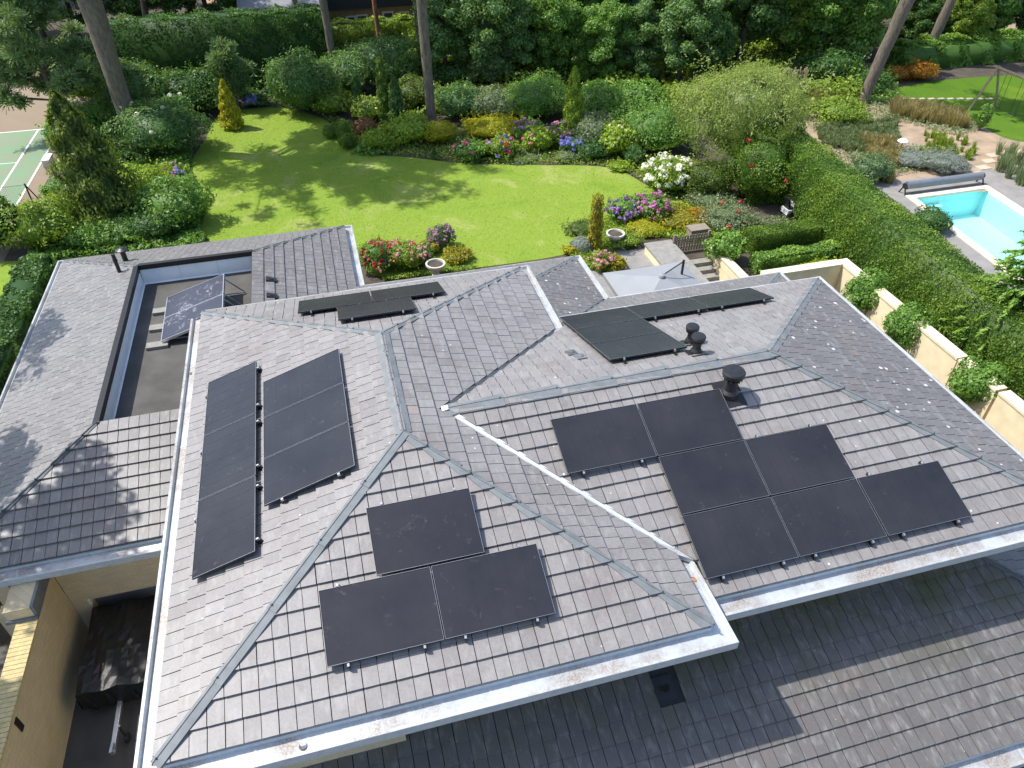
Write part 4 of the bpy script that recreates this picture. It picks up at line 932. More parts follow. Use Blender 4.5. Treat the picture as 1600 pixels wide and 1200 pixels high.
def shrub(name, q, mat, label, cat='shrub', leaf=.10, asp=.55, dn=1.0, nsub=None, flowers=None, group=None, loc=None, sub=(.26, .48), lift=0., zc=None, rzz=None, sprig=True):
    rng = nrng()
    c, r, h = place(q) if loc is None else loc
    rz = rzz or h/2+.02; n = int(min(11000, max(500, dn*1.95*(4*math.pi*((r*r+2*r*rz)/3))/(leaf*leaf*asp*1.0))))
    ns = nsub or int(min(40, max(9, 10+8*r)))
    cc = (c[0], c[1], zc or h*.5)
    P, N, kk = blob_points(cc, (r, r*.95, rz), ns, n, rng, sub)
    V = leaf_quads(P, N, leaf*(1+.0*r), asp, rng); ti = tint_for(len(P), kk, rng)
    if sprig and len(P) > 50:
        m_ = int(18+22*r); pk = rng.integers(0, len(P), m_); dd = nrm(N[pk]+np.array([0, 0, .7])+rng.normal(0, .35, (m_, 3))); ln = (r*rng.uniform(.12, .38, m_))[:, None, None]
        s_ = np.linspace(.1, 1, 10)[None, :, None]; SP = (P[pk][:, None, :]+dd[:, None, :]*ln*s_).reshape(-1, 3)+rng.normal(0, leaf*.35, (m_*10, 3)); SP[:, 2] = np.maximum(SP[:, 2], .03)
        V = np.concatenate([V, leaf_quads(SP, np.tile([0, 0, 1.], (len(SP), 1)), leaf*.95, asp, rng, 1.2)]); ti = np.concatenate([ti, rng.uniform(.5, 1, len(SP))])
    cv, cf = core_sphere(cc, (r*.74, r*.70, rz*.74), rng); ex = (cv, cf, np.full(len(cf), .2))
    if not flowers:
        o = quad_mesh(name, V, ti, mat, None, (c[0], c[1], 0), ex); tag(o, label, cat, group); return o
    o = empty(name, (c[0], c[1], 0), label, cat, group); quad_mesh('foliage', V, ti, mat, o, (c[0], c[1], 0), ex)
    for fm, cnt, fs in flowers:
        sel = np.where((N[:, 2] > -.1) & ((P-CAM)@CF*0+((CAM-P)*N).sum(1) > 0))[0]
        if len(sel) == 0: continue
        pick = rng.choice(sel, min(cnt, len(sel)), replace=False); Q = []
        for i in pick:
            m_ = 34; d = nrm(rng.normal(size=(m_, 3))); Q.append(leaf_quads(P[i]+N[i]*fs*.25+d*fs*.5*np.array([1, 1, .75]), d, fs*.42, .9, rng, .25))
        Q = np.concatenate(Q); quad_mesh('flower_heads', Q, rng.uniform(.1, 1, len(Q)), fm, o, (c[0], c[1], 0))['kind'] = 'stuff'
    return o
def box_hedge(name, x0, x1, y0, y1, h, mat, label, leaf=.085, n=20000, wob=.08, cat='hedge', z0=0., rounding=.12, skew=0.):
    rng = nrng(); dx, dy = x1-x0, y1-y0
    ar = np.array([dx*dy, dx*h, dx*h, dy*h, dy*h]); k = rng.choice(5, n, p=ar/ar.sum()); a = rng.uniform(0, 1, (n, 2)); P = np.zeros((n, 3)); N = np.zeros((n, 3))
    for i, (f_, nn_) in enumerate((('t', (0, 0, 1)), ('y0', (0, -1, 0)), ('y1', (0, 1, 0)), ('x0', (-1, 0, 0)), ('x1', (1, 0, 0)))):
        m_ = k == i; A_ = a[m_]
        if f_ == 't': p = np.c_[x0+A_[:, 0]*dx, y0+A_[:, 1]*dy, np.full(m_.sum(), h)]
        elif f_[0] == 'y': p = np.c_[x0+A_[:, 0]*dx, np.full(m_.sum(), y0 if f_ == 'y0' else y1), A_[:, 1]*h]
        else: p = np.c_[np.full(m_.sum(), x0 if f_ == 'x0' else x1), y0+A_[:, 0]*dy, A_[:, 1]*h]
        P[m_] = p; N[m_] = nn_
    # rounded shoulders and slow undulation
    tz = np.clip((P[:, 2]/h-.72)/.28, 0, 1); cx, cy = (x0+x1)/2, (y0+y1)/2
    P[:, 0] = cx+(P[:, 0]-cx)*(1-rounding*tz**2*min(1, 1.4/dx)); P[:, 1] = cy+(P[:, 1]-cy)*(1-rounding*tz**2*min(1, 1.4/dy))
    und = wob*(np.sin(P[:, 1]*2.1+P[:, 2]*1.3)+np.sin(P[:, 0]*2.7+P[:, 1]*.9+1)+.8*np.sin(P[:, 1]*5.3+P[:, 2]*4+P[:, 0]*4))
    P += N*(und+rng.normal(0, .03, n))[:, None]; P[:, 2] += z0
    P[:, 0] += skew*(P[:, 1]-15.5)
    V = leaf_quads(P, N, leaf, .5, rng, .9); ti = np.clip(.5+.25*und/max(wob, 1e-3)*.6+rng.normal(0, .2, n), 0, 1)
    b = MB(); e = .09; b.box((x0+e, y0+e, z0), (x1-e, y1-e, z0+h-e)); bv = np.array(b.v); bv[:, 0] += skew*(bv[:, 1]-15.5); ex = (bv, np.array(b.f), np.full(6, .15))
    o = quad_mesh(name, V, ti, mat, None, ((x0+x1)/2, (y0+y1)/2, z0), ex); tag(o, label, cat); return o
def conifer(name, q, mat, label, lean=(0, 0), leaf=.13, n=5000, power=.8, cat='conifer', loc=None, ragged=.12, base=.0, group=None):
    rng = nrng(); c, r, h = place(q) if loc is None else loc
    t = rng.uniform(0, 1, n)**1.25; th = rng.uniform(0, 2*math.pi, n)
    prof = np.minimum(1, (1-t)**power*1.08)*np.minimum(1, .55+t*6)
    lump = 1+ragged*np.sin(th*5+t*21)+ragged*np.sin(th*3-t*33+1)+rng.normal(0, ragged*.5, n)
    rr = r*prof*lump
    P = np.c_[c[0]+rr*np.cos(th)+lean[0]*t, c[1]+rr*np.sin(th)+lean[1]*t, base+(h-base)*t+.02]
    N = np.c_[np.cos(th), np.sin(th), np.full(n, .35)]; D = np.tile([0, 0, 1.], (n, 1))+.5*N
    V = leaf_quads(P, N, leaf, .45, rng, .8, D); ti = np.clip(.5+.8*(lump-1)+rng.normal(0, .2, n), 0, 1)
    m_ = 8; cv = []; cf = []
    for i in range(m_+1):
        tt = i/m_; p = min(1, (1-tt)**power*1.05)*min(1, .55+tt*6)*.82*r
        for j in range(10): a_ = 2*math.pi*j/10; cv.append((c[0]+p*math.cos(a_)+lean[0]*tt, c[1]+p*math.sin(a_)+lean[1]*tt, base+(h-base)*tt*.97))
    for i in range(m_):
        for j in range(10): cf.append((i*10+j, i*10+(j+1) % 10, (i+1)*10+(j+1) % 10, (i+1)*10+j))
    o = quad_mesh(name, V, ti, mat, None, (c[0], c[1], 0), (cv, cf, np.full(len(cf), .15))); tag(o, label, cat, group); return o
def trunk(path, rad, mat, parent, n=12):
    rng = nrng(); pts = []; rs = []
    path = [np.array(p, float) for p in path]
    for i in range(len(path)-1):
        for k in range(6):
            t = k/6; p = path[i]*(1-t)+path[i+1]*t; pts.append(p+np.r_[rng.normal(0, .012, 2), 0]); rs.append((rad[i]*(1-t)+rad[i+1]*t)*rng.uniform(.95, 1.05))
    pts.append(path[-1]); rs.append(rad[-1])
    b = MB(); b.tube(pts, rs, n); o = b.build('trunk', mat, parent, smooth=True)
    return o
def crown_mesh(c, r, nsub, n, leaf, asp, rng, sub=(.16, .30), core=True):
    c = np.array(c, float); r = np.array(r, float)
    d = nrm(rng.normal(size=(nsub, 3))); cs = c+d*r*rng.uniform(.45, .95, (nsub, 1))
    rs = (rng.uniform(*sub, nsub)*r.mean())[:, None]*np.array([1, 1, .75])
    k = rng.integers(0, nsub, n); dd = nrm(rng.normal(size=(n, 3))); P = cs[k]+dd*rs[k]*rng.uniform(.55, 1.1, (n, 1))
    N = nrm(dd+np.array([0, 0, .35])); V = leaf_quads(P, N, leaf, asp, rng, .9); ti = tint_for(n, k, rng); ex = None
    if core:
        vv = []; ff = []
        for i in range(0, nsub, 1):
            v, f = core_sphere(cs[i], rs[i]*.62, rng, 7, 5, -99, .2); ff += [tuple(a+len(vv) for a in q) for q in f]; vv += v
        ex = (vv, ff, np.full(len(ff), .15))
    return V, ti, ex
def needle_puffs(cs, r, per, ln, wd, rng):
    n = len(cs)*per; k = np.repeat(np.arange(len(cs)), per); d = nrm(rng.normal(size=(n, 3))+np.array([0, 0, .45])); P = np.array(cs)[k]+d*np.array(r)[k][:, None]*rng.uniform(.15, 1, (n, 1))*np.array([1, 1, .6])
    side = nrm(np.cross(d, rng.normal(size=(n, 3)))); h = d*ln*rng.uniform(.6, 1.2, (n, 1))*.5; w_ = side*wd*.5
    return np.stack([P-h-w_*.6, P-h+w_*.6, P+h+w_, P+h-w_], 1), np.clip(rng.uniform(.1, .9, 500)[k % 500]*.6+.4*rng.uniform(0, 1, n), 0, 1)

# ------------------------------------------------------------------ clipped hedges
box_hedge('clipped_hedge', 23.95, 25.4, 3.0, 29.0, 3.05, 'leaf_hedge', 'long clipped conifer hedge between the cream wall and the pool', n=115000, wob=.03, leaf=.078, skew=.1, rounding=.06)
box_hedge('clipped_hedge', 23.4, 24.9, 24.0, 25.4, 2.0, 'leaf_hedge', 'dark square-cut hedge block joining the long conifer hedge', n=9000)
c1 = at(1172, 402); c2 = at(1315, 352)
box_hedge('clipped_hedge', 21.0, 25.2, 19.5, 20.4, .95, 'leaf_hedge', 'short box-cut hedge behind the ivy bank', n=26000, wob=.025, leaf=.06, rounding=.05)
box_hedge('ivy_hedge', 20.4, 25.0, 18.0, 18.7, .7, 'leaf_mid', 'low ivy hedge in front of the box-cut hedge', leaf=.11, n=9000, wob=.05)
shrub('ivy_mound', (1130, 420, 366, 60), 'leaf_mid', 'ivy mass spilling beside the stair wall', 'ivy', .12, .8)
box_hedge('clipped_hedge', -8.9, -7.6, 6.0, 24.5, 1.7, 'leaf_dark', 'dark hedge along the annex side wall', n=42000, leaf=.12, wob=.1)
c = at(400, 158); tall = box_hedge('tall_hedge', at(235, 150)[0]-2, at(520, 128)[0], c[1]+2.5, c[1]+4.5, 4.6, 'leaf_dark', 'tall dark hedge closing off the far end of the lawn', n=40000, leaf=.16, wob=.12)
box_hedge('laurel_hedge', at(480, 60)[0], at(655, 60)[0]+1, 56.5, 58.2, 2.0, 'leaf_light', 'bright laurel hedge in front of the neighbouring house', n=14000, leaf=.2, wob=.15)
box_hedge('woodland_hedge', at(1375, 100)[0], at(1600, 88)[0]+14, 40.5, 42.2, 1.6, 'leaf_mid', 'loose hedge behind the play lawn', n=38000, leaf=.19, wob=.16)
# ivy domes on the cream wall
for k, (q, lb) in enumerate((((1347, 460), 'ivy dome on the cream wall next to the return wall'), ((1411, 512), 'ivy dome on the cream wall, second from the return wall'), ((1517, 602), 'ivy dome on the cream wall, third from the return wall'))):
    p = onX(*q, 21.95); shrub('ivy_dome', None, 'leaf_mid', lb, 'ivy', .075, .85, loc=((22.1, p[1], 0), .74, 2.2), zc=1.5, rzz=.8, nsub=30, sub=(.36, .46), sprig=False, dn=1.4, group='ivy domes growing over the cream wall')
def inpoly_np(P, poly):
    c = np.zeros(len(P), bool); n = len(poly)
    for i in range(n):
        x1, y1 = poly[i][:2]; x2, y2 = poly[(i+1) % n][:2]
        if y1 == y2: continue
        m_ = ((y1 > P[:, 1]) != (y2 > P[:, 1])) & (P[:, 0] < (x2-x1)*(P[:, 1]-y1)/(y2-y1)+x1); c ^= m_
    return c
# ------------------------------------------------------------------ the shrub table: name, (x, y base, y top, width) px, material, label, options
HY = 'hydrangeas and roses in the borders'
T_ = [
 # left border
 ('clipped_shrub', (5, 408, 300, 72), 'leaf_dark', 'dark rounded shrub at the tennis court corner', dict(leaf=.13)),
 ('variegated_bush', (92, 402, 312, 88), 'leaf_light', 'holly-like bush with light young leaves by the court', dict(leaf=.13)),
 ('garden_shrub', (150, 398, 345, 70), 'leaf_mid', 'mid green shrub against the annex rear gutter', dict(leaf=.11)),
 ('garden_shrub', (210, 388, 340, 66), 'leaf_mid', 'feathery green shrub behind the flue pipe', dict(leaf=.09)),
 ('garden_shrub', (252, 384, 326, 72), 'leaf_dark', 'dark domed shrub between the annex and the lawn', dict(leaf=.09)),
 ('garden_shrub', (288, 372, 285, 84), 'leaf_mid', 'large rounded green shrub at the lawn corner by the annex', dict(leaf=.12)),
 ('variegated_bush', (220, 322, 265, 78), 'leaf_lime', 'domed lime-variegated bush beside the hydrangeas', dict(leaf=.12)),
 ('garden_shrub', (108, 318, 278, 46), 'leaf_mid', 'small glossy shrub at the tennis court edge', dict(leaf=.13)),
 ('hydrangea', (268, 290, 264, 56), 'leaf_light', 'blue hydrangea under the left border rhododendron', dict(leaf=.12, flowers=[('fl_blue', 14, .2), ('fl_rose', 6, .2)], cat='hydrangea')),
 ('rhododendron', (268, 258, 162, 112), 'leaf_rhodo', 'big rhododendron at the foot of the leaning pine trunk', dict(leaf=.16, asp=.35, flowers=[('fl_white', 7, .22)])),
 ('rhododendron', (228, 205, 92, 82), 'leaf_rhodo', 'pale rhododendron behind the leaning pine trunk', dict(leaf=.18, asp=.35)),
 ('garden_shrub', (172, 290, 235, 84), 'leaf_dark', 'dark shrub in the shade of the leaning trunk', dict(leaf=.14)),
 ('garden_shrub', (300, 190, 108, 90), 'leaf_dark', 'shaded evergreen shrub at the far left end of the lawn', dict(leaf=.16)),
 ('garden_shrub', (190, 218, 160, 80), 'leaf_mid', 'light leafy shrub left of the leaning trunk', dict(leaf=.15)),
 ('hydrangea', (402, 170, 147, 34), 'leaf_mid', 'blue hydrangea at the far end of the lawn', dict(leaf=.12, flowers=[('fl_blue', 22, .24)], cat='hydrangea')),
 ('garden_shrub', (150, 172, 70, 84), 'leaf_mid', 'leafy shrub between the bushy pine and the leaning trunk', dict(leaf=.17)),
 ('garden_shrub', (140, 250, 168, 70), 'leaf_mid', 'shrub under the bushy pine beside the court', dict(leaf=.15)),
 # middle border
 ('rhododendron', (480, 190, 82, 84), 'leaf_rhodo', 'tall rhododendron at the bend of the lawn', dict(leaf=.17, asp=.35)),
 ('garden_shrub', (522, 188, 140, 46), 'leaf_light', 'light green shrub behind the topiary balls', dict(leaf=.13)),
 ('rhododendron', (545, 160, 84, 78), 'leaf_rhodo', 'glossy laurel mass left of the paired columns', dict(leaf=.17, asp=.35)),
 ('rhododendron', (608, 150, 58, 90), 'leaf_rhodo', 'glossy laurel mass behind the paired columns', dict(leaf=.18, asp=.35)),
 ('garden_shrub', (582, 196, 150, 44), 'leaf_light', 'variegated shrub between the dark columns', dict(leaf=.13, flowers=[('fl_cream', 8, .16)])),
 ('garden_shrub', (650, 178, 122, 58), 'leaf_bronze', 'brownish shrub beside the tall pine trunk', dict(leaf=.14)),
 ('red_leaf_shrub', (574, 224, 186, 34), 'leaf_red', 'reddish feathery shrub beside the clipped balls', dict(leaf=.10)),
 ('ground_cover_plant', (592, 240, 205, 44), 'leaf_lime', 'pale yellow-green perennial behind the stone edging', dict(leaf=.10)),
 ('hosta_clump', (585, 243, 226, 48), 'leaf_mid', 'low broad-leaved clump at the lawn edge', dict(leaf=.16, asp=.7)),
 ('hydrangea', (641, 232, 184, 64), 'leaf_lime', 'fresh green hydrangea left of the pine trunk', dict(leaf=.14, asp=.7, cat='hydrangea')),
 ('golden_ball_shrub', (691, 231, 191, 41), 'leaf_yellow', 'clipped golden ball shrub at the pine trunk foot', dict(leaf=.08, sprig=False)),
 ('golden_shrub', (771, 224, 184, 70), 'leaf_yellow', 'wide golden-yellow shrub above the hydrangeas', dict(leaf=.09)),
 ('hydrangea', (739, 256, 220, 46), 'leaf_mid', 'pink hydrangea below the golden shrub', dict(leaf=.13, asp=.7, flowers=[('fl_pink', 9, .24), ('fl_white', 4, .16)], cat='hydrangea')),
 ('hydrangea', (784, 254, 216, 46), 'leaf_light', 'red and lilac hydrangea below the golden shrub', dict(leaf=.13, asp=.7, flowers=[('fl_red', 6, .24), ('fl_purple', 8, .24), ('fl_blue', 3, .24)], cat='hydrangea')),
 ('hydrangea', (824, 226, 190, 42), 'leaf_mid', 'dusky pink hydrangea right of the golden shrub', dict(leaf=.13, asp=.7, flowers=[('fl_mauve', 16, .22), ('fl_purple', 6, .22)], cat='hydrangea')),
 ('hydrangea', (843, 244, 203, 40), 'leaf_lime', 'lime green hydrangea before the cypress', dict(leaf=.14, asp=.7, flowers=[('fl_pink', 3, .22)], cat='hydrangea')),
 ('hydrangea', (874, 236, 192, 38), 'leaf_light', 'rose hydrangea at the cypress foot', dict(leaf=.13, asp=.7, flowers=[('fl_rose', 14, .22), ('fl_purple', 7, .22)], cat='hydrangea')),
 ('hydrangea', (895, 246, 216, 30), 'leaf_mid', 'violet-blue hydrangea at the lawn edge', dict(leaf=.12, asp=.7, flowers=[('fl_blue', 34, .22)], cat='hydrangea')),
 ('silver_perennial', (885, 255, 239, 34), 'leaf_grey', 'low pale green perennial under the violet hydrangea', dict(leaf=.09)),
 ('silver_perennial', (815, 257, 240, 60), 'leaf_grey', 'low silvery edging plant along the lawn', dict(leaf=.08)),
 ('garden_shrub', (925, 255, 222, 40), 'leaf_dark', 'small dark shrub right of the violet hydrangea', dict(leaf=.10)),
 ('domed_shrub', (838, 198, 118, 84), 'leaf_mid', 'large domed blue-green shrub left of the cypress', dict(leaf=.09)),
 ('garden_shrub', (775, 195, 138, 62), 'leaf_grey', 'grey-green shrub above the golden shrub', dict(leaf=.11)),
 ('rhododendron', (722, 195, 132, 66), 'leaf_rhodo', 'leafy rhododendron right of the pine trunk', dict(leaf=.15, asp=.4)),
 ('rhododendron', (705, 140, 96, 52), 'leaf_rhodo', 'blue-green rhododendron deep behind the pine trunk', dict(leaf=.17, asp=.4)),
 ('garden_shrub', (930, 205, 130, 66), 'leaf_mid', 'leafy shrub right of the cypress', dict(leaf=.14)),
 ('garden_shrub', (925, 240, 180, 54), 'leaf_grey', 'soft grey-green shrub at the cypress side', dict(leaf=.10)),
 ('lime_hydrangea', (962, 250, 192, 48), 'leaf_lime', 'lime-flowered hydrangea in the rear border', dict(leaf=.13, asp=.7, flowers=[('fl_cream', 12, .18)], cat='hydrangea')),
 ('domed_shrub', (1020, 248, 165, 98), 'leaf_mid', 'broad green domed shrub behind the white hydrangea', dict(leaf=.10)),
 ('garden_shrub', (995, 185, 128, 70), 'leaf_mid', 'glossy shrub in the wood edge', dict(leaf=.16)),
 ('garden_shrub', (1060, 175, 130, 60), 'leaf_light', 'bright-leaved shrub at the wood edge', dict(leaf=.16)),
 ('garden_shrub', (990, 262, 230, 36), 'leaf_dark', 'clipped dark shrub left of the white hydrangea', dict(leaf=.09)),
 ('white_hydrangea', (1040, 308, 245, 66), 'leaf_light', 'hydrangea with large white flower heads', dict(leaf=.13, asp=.7, flowers=[('fl_white', 60, .26)], cat='hydrangea')),
 ('low_perennial', (968, 270, 254, 34), 'leaf_lime', 'low yellow-green plant at the lawn corner', dict(leaf=.11)),
 ('golden_shrub', (1076, 298, 252, 30), 'leaf_gold', 'yellowish shrub beside the white hydrangea', dict(leaf=.10)),
 ('clipped_shrub', (1104, 320, 252, 60), 'leaf_bronze', 'rounded olive clipped shrub under the feathery tree', dict(leaf=.08)),
 ('clipped_shrub', (1178, 332, 208, 88), 'leaf_hedge', 'large clipped yew mound with red roses before it', dict(leaf=.085, sprig=False, flowers=[('fl_red', 4, .2)])),
 # beds near the terrace
 ('rose_bush', (594, 432, 378, 52), 'leaf_mid', 'crimson rose bush at the annex end of the terrace bed', dict(leaf=.09, flowers=[('fl_red', 36, .14), ('fl_pink', 10, .14)], cat='rose bush')),
 ('rose_bush', (634, 430, 380, 56), 'leaf_light', 'salmon rose bush in the middle of the terrace bed', dict(leaf=.09, flowers=[('fl_rose', 34, .13), ('fl_red', 12, .13)], cat='rose bush')),
 ('rose_bush', (660, 424, 384, 36), 'leaf_mid', 'pale pink rose bush beside the stone bowl', dict(leaf=.09, flowers=[('fl_rose', 26, .13)], cat='rose bush')),
 ('flower_standard', (691, 394, 353, 36), 'leaf_grey', 'small mauve flowering bush standing in the lawn edge', dict(leaf=.08, flowers=[('fl_mauve', 22, .13), ('fl_purple', 14, .13)])),
 ('golden_shrub', (672, 402, 378, 30), 'leaf_gold', 'small yellow-green shrub behind the roses', dict(leaf=.09)),
 ('low_perennial', (716, 416, 392, 40), 'leaf_gold', 'low yellowish perennial right of the stone bowl', dict(leaf=.09)),
 ('hydrangea', (974, 352, 309, 46), 'leaf_mid', 'purple hydrangea of the pair beside the lawn tip', dict(leaf=.12, asp=.7, flowers=[('fl_purple', 46, .17), ('fl_blue', 8, .17)], cat='hydrangea')),
 ('hydrangea', (1016, 352, 304, 54), 'leaf_mid', 'magenta-pink hydrangea of the pair beside the lawn tip', dict(leaf=.12, asp=.7, flowers=[('fl_mauve', 60, .17), ('fl_pink', 14, .17)], cat='hydrangea')),
 ('golden_ground_cover', (1010, 372, 346, 60), 'leaf_yellow', 'yellow ground-cover shrub before the hydrangea pair', dict(leaf=.09)),
 ('golden_ground_cover', (1056, 362, 330, 66), 'leaf_gold', 'yellow-green spreading shrub above the picket gate', dict(leaf=.09)),
 ('orange_shrub', (1088, 356, 333, 40), 'leaf_orange', 'orange-leaved low shrub above the picket gate', dict(leaf=.09)),
 ('rose_bed_shrub', (1128, 366, 326, 70), 'leaf_grey', 'loose rose shrub with a few red blooms', dict(leaf=.09, flowers=[('fl_red', 6, .17)], cat='rose bush')),
 ('low_perennial', (1105, 330, 300, 60), 'leaf_grey', 'blue-green low perennial along the lawn tip', dict(leaf=.10)),
 ('low_perennial', (972, 392, 366, 44), 'leaf_light', 'low green ground cover around the stone bowl', dict(leaf=.09)),
 ('rose_bush', (938, 428, 396, 36), 'leaf_light', 'pale pink hydrangea against the low rear roof', dict(leaf=.10, flowers=[('fl_rose', 34, .14)], cat='hydrangea')),
 ('golden_shrub', (962, 426, 402, 34), 'leaf_gold', 'yellow-green low shrub at the terrace corner', dict(leaf=.09)),
 ('lavender_bush', (906, 398, 374, 34), 'lavender', 'lavender clump beside the ivy-clad post', dict(leaf=.10, asp=.2)),
 ('golden_shrub', (892, 402, 386, 24), 'leaf_yellow', 'small yellow shrub at the low roof edge', dict(leaf=.08)),
 ('garden_shrub', (908, 372, 350, 44), 'leaf_bronze', 'thin bronze shrub at the lawn edge', dict(leaf=.08, dn=.5)),
 ('low_perennial', (1275, 440, 410, 60), 'leaf_lime', 'lime perennial between the return wall and the hedge', dict(leaf=.1)),
 # dry garden on the right
 ('clipped_shrub', (1351, 292, 244, 52), 'leaf_pine', 'round blue-green conifer behind the long hedge, nearer the wood', dict(leaf=.09, sprig=False)),
 ('clipped_shrub', (1448, 368, 328, 46), 'leaf_dark', 'round dark conifer behind the long hedge, beside the pool', dict(leaf=.09, sprig=False)),
 ('lavender_bush', (1424, 266, 240, 52), 'lavender', 'grey lavender mound left of the purple one', dict(leaf=.12, asp=.2)),
 ('lavender_bush', (1466, 274, 240, 56), 'lavender', 'purple-tinged lavender mound near the pool cover', dict(leaf=.12, asp=.2)),
 ('garden_shrub', (1310, 200, 158, 64), 'leaf_light', 'green shrub in the dry garden beside the feathery tree', dict(leaf=.12)),
 ('garden_shrub', (1345, 150, 112, 66), 'leaf_dark', 'low evergreen mass left of the ivy-clad trunk', dict(leaf=.14)),
 ('garden_shrub', (1290, 140, 76, 74), 'leaf_dark', 'evergreen shrub behind the bamboo screen', dict(leaf=.16)),
 ('orange_shrub', (1398, 130, 104, 34), 'leaf_orange', 'rust-orange shrub left of the pair at the play lawn', dict(leaf=.12)),
 ('orange_shrub', (1430, 130, 98, 40), 'leaf_orange', 'rust-orange shrub right of the pair at the play lawn', dict(leaf=.12)),
 ('ivy_stump', (1528, 206, 164, 20), 'leaf_mid', 'ivy-covered stump at the foot of the swing frame', dict(leaf=.1)),
]
GROW = 1.27
for t in T_:
    kw = dict(t[4]); shrub(t[0], t[1], t[2], t[3], **kw)
GROW = 1.0
# clipped balls and small topiary
for q, lb in (((519, 219, 195, 23), 'small clipped box ball left of the clipped egg'), ((545, 236, 210, 26), 'small clipped box ball in front of the clipped egg')):
    shrub('topiary_ball', q, 'leaf_hedge', lb, 'topiary', .06, .5, nsub=30, sub=(.42, .46), sprig=False, group='clipped topiary at the lawn bend')
shrub('topiary_egg', (540, 224, 190, 20), 'leaf_hedge', 'clipped box egg between the two box balls', 'topiary', .06, .5, nsub=30, sub=(.42, .46), sprig=False, group='clipped topiary at the lawn bend')
conifer('dwarf_conifer', (679, 250, 231, 11), 'leaf_dark', 'tiny dwarf conifer at the lawn edge', n=900, leaf=.08)
conifer('golden_conifer', (366, 205, 124, 32), 'leaf_yellow', 'pointed golden conifer standing on the lawn end', n=4500, leaf=.12, power=.65)
conifer('columnar_conifer', (563, 186, 116, 17), 'leaf_dark', 'dark columnar conifer standing left of the pair', n=2500, leaf=.12, power=.35, group='dark columnar conifers')
conifer('columnar_conifer', (604, 195, 90, 19), 'leaf_hedge', 'taller columnar conifer of the pair', n=3500, leaf=.13, power=.35, group='dark columnar conifers')
conifer('columnar_conifer', (623, 201, 120, 23), 'leaf_dark', 'shorter columnar conifer of the pair', n=3200, leaf=.13, power=.35, group='dark columnar conifers')
conifer('cypress', (893, 226, 104, 31), 'leaf_lime', 'tall green cypress above the violet hydrangea', n=6500, leaf=.12, power=.5)
c, r, h = place((928, 396, 305, 19)); conifer('ivy_post', None, 'leaf_gold', 'yellow-leaved ivy column beside the stone bowl', n=2600, leaf=.09, power=.12, loc=(c, r, h), cat='climber')
# tall leaning bronze conifer, left border
c, r, h = place((188, 372, 300, 128)); top = at(78, 142); d = 0
for z in np.arange(2, 12, .1):
    P = np.array([c[0], c[1], z])
    if px(P)[1] < 150: break
tx = (onY(76, 142, c[1]))[0]-c[0]
conifer('tall_conifer', None, 'leaf_bronze', 'tall bronze-green conifer leaning toward the tennis court', lean=(tx*.8, 0), n=15000, leaf=.17, power=.75, loc=(c, r*.85, onY(76, 142, c[1])[2]), ragged=.22)
# spruce at the right edge
c = at(1640, 560); cv = np.array([27.6, 9.0, 0]); cc = onX(1640, 300, 29.0)
def spruce(name, base, h, r, label, n=16000):
    rng = nrng(); o = empty(name, base, label, 'conifer'); trunk([base, base+np.array([0, 0, h])], [.16, .02], 'bark_dark', o, 8)
    k = 130; t = np.linspace(.04, .98, k); Q = []; tt = []
    for i in range(k):
        for j in range(3):
            a_ = i*2.4+j*2.1+rng.uniform(-.3, .3); ln = r*(1-t[i])**.85*rng.uniform(.75, 1.1)+.1; m_ = int(26+60*ln/r); s_ = rng.uniform(.1, 1, m_)
            dr = np.array([math.cos(a_), math.sin(a_), 0]); P = np.array(base)+np.array([0, 0, h*t[i]])+dr*ln*s_[:, None]+np.c_[np.zeros(m_), np.zeros(m_), -.28*ln*s_**1.5]+rng.normal(0, .05, (m_, 3))*(1.2-s_)[:, None]
            D = np.tile(dr, (m_, 1))+rng.normal(0, .45, (m_, 3)); Q.append(leaf_quads(P, np.tile([0, 0, 1.], (m_, 1)), .20, .3, rng, .6, D)); tt.append(np.clip(.25+.6*s_+rng.normal(0, .12, m_), 0, 1))
    quad_mesh('crown', np.concatenate(Q), np.concatenate(tt), 'leaf_mid', o, base)
spruce('spruce', np.array([24.75, 9.9, 0]), 7.4, 2.4, 'dark spruce between the long hedge and the pool')
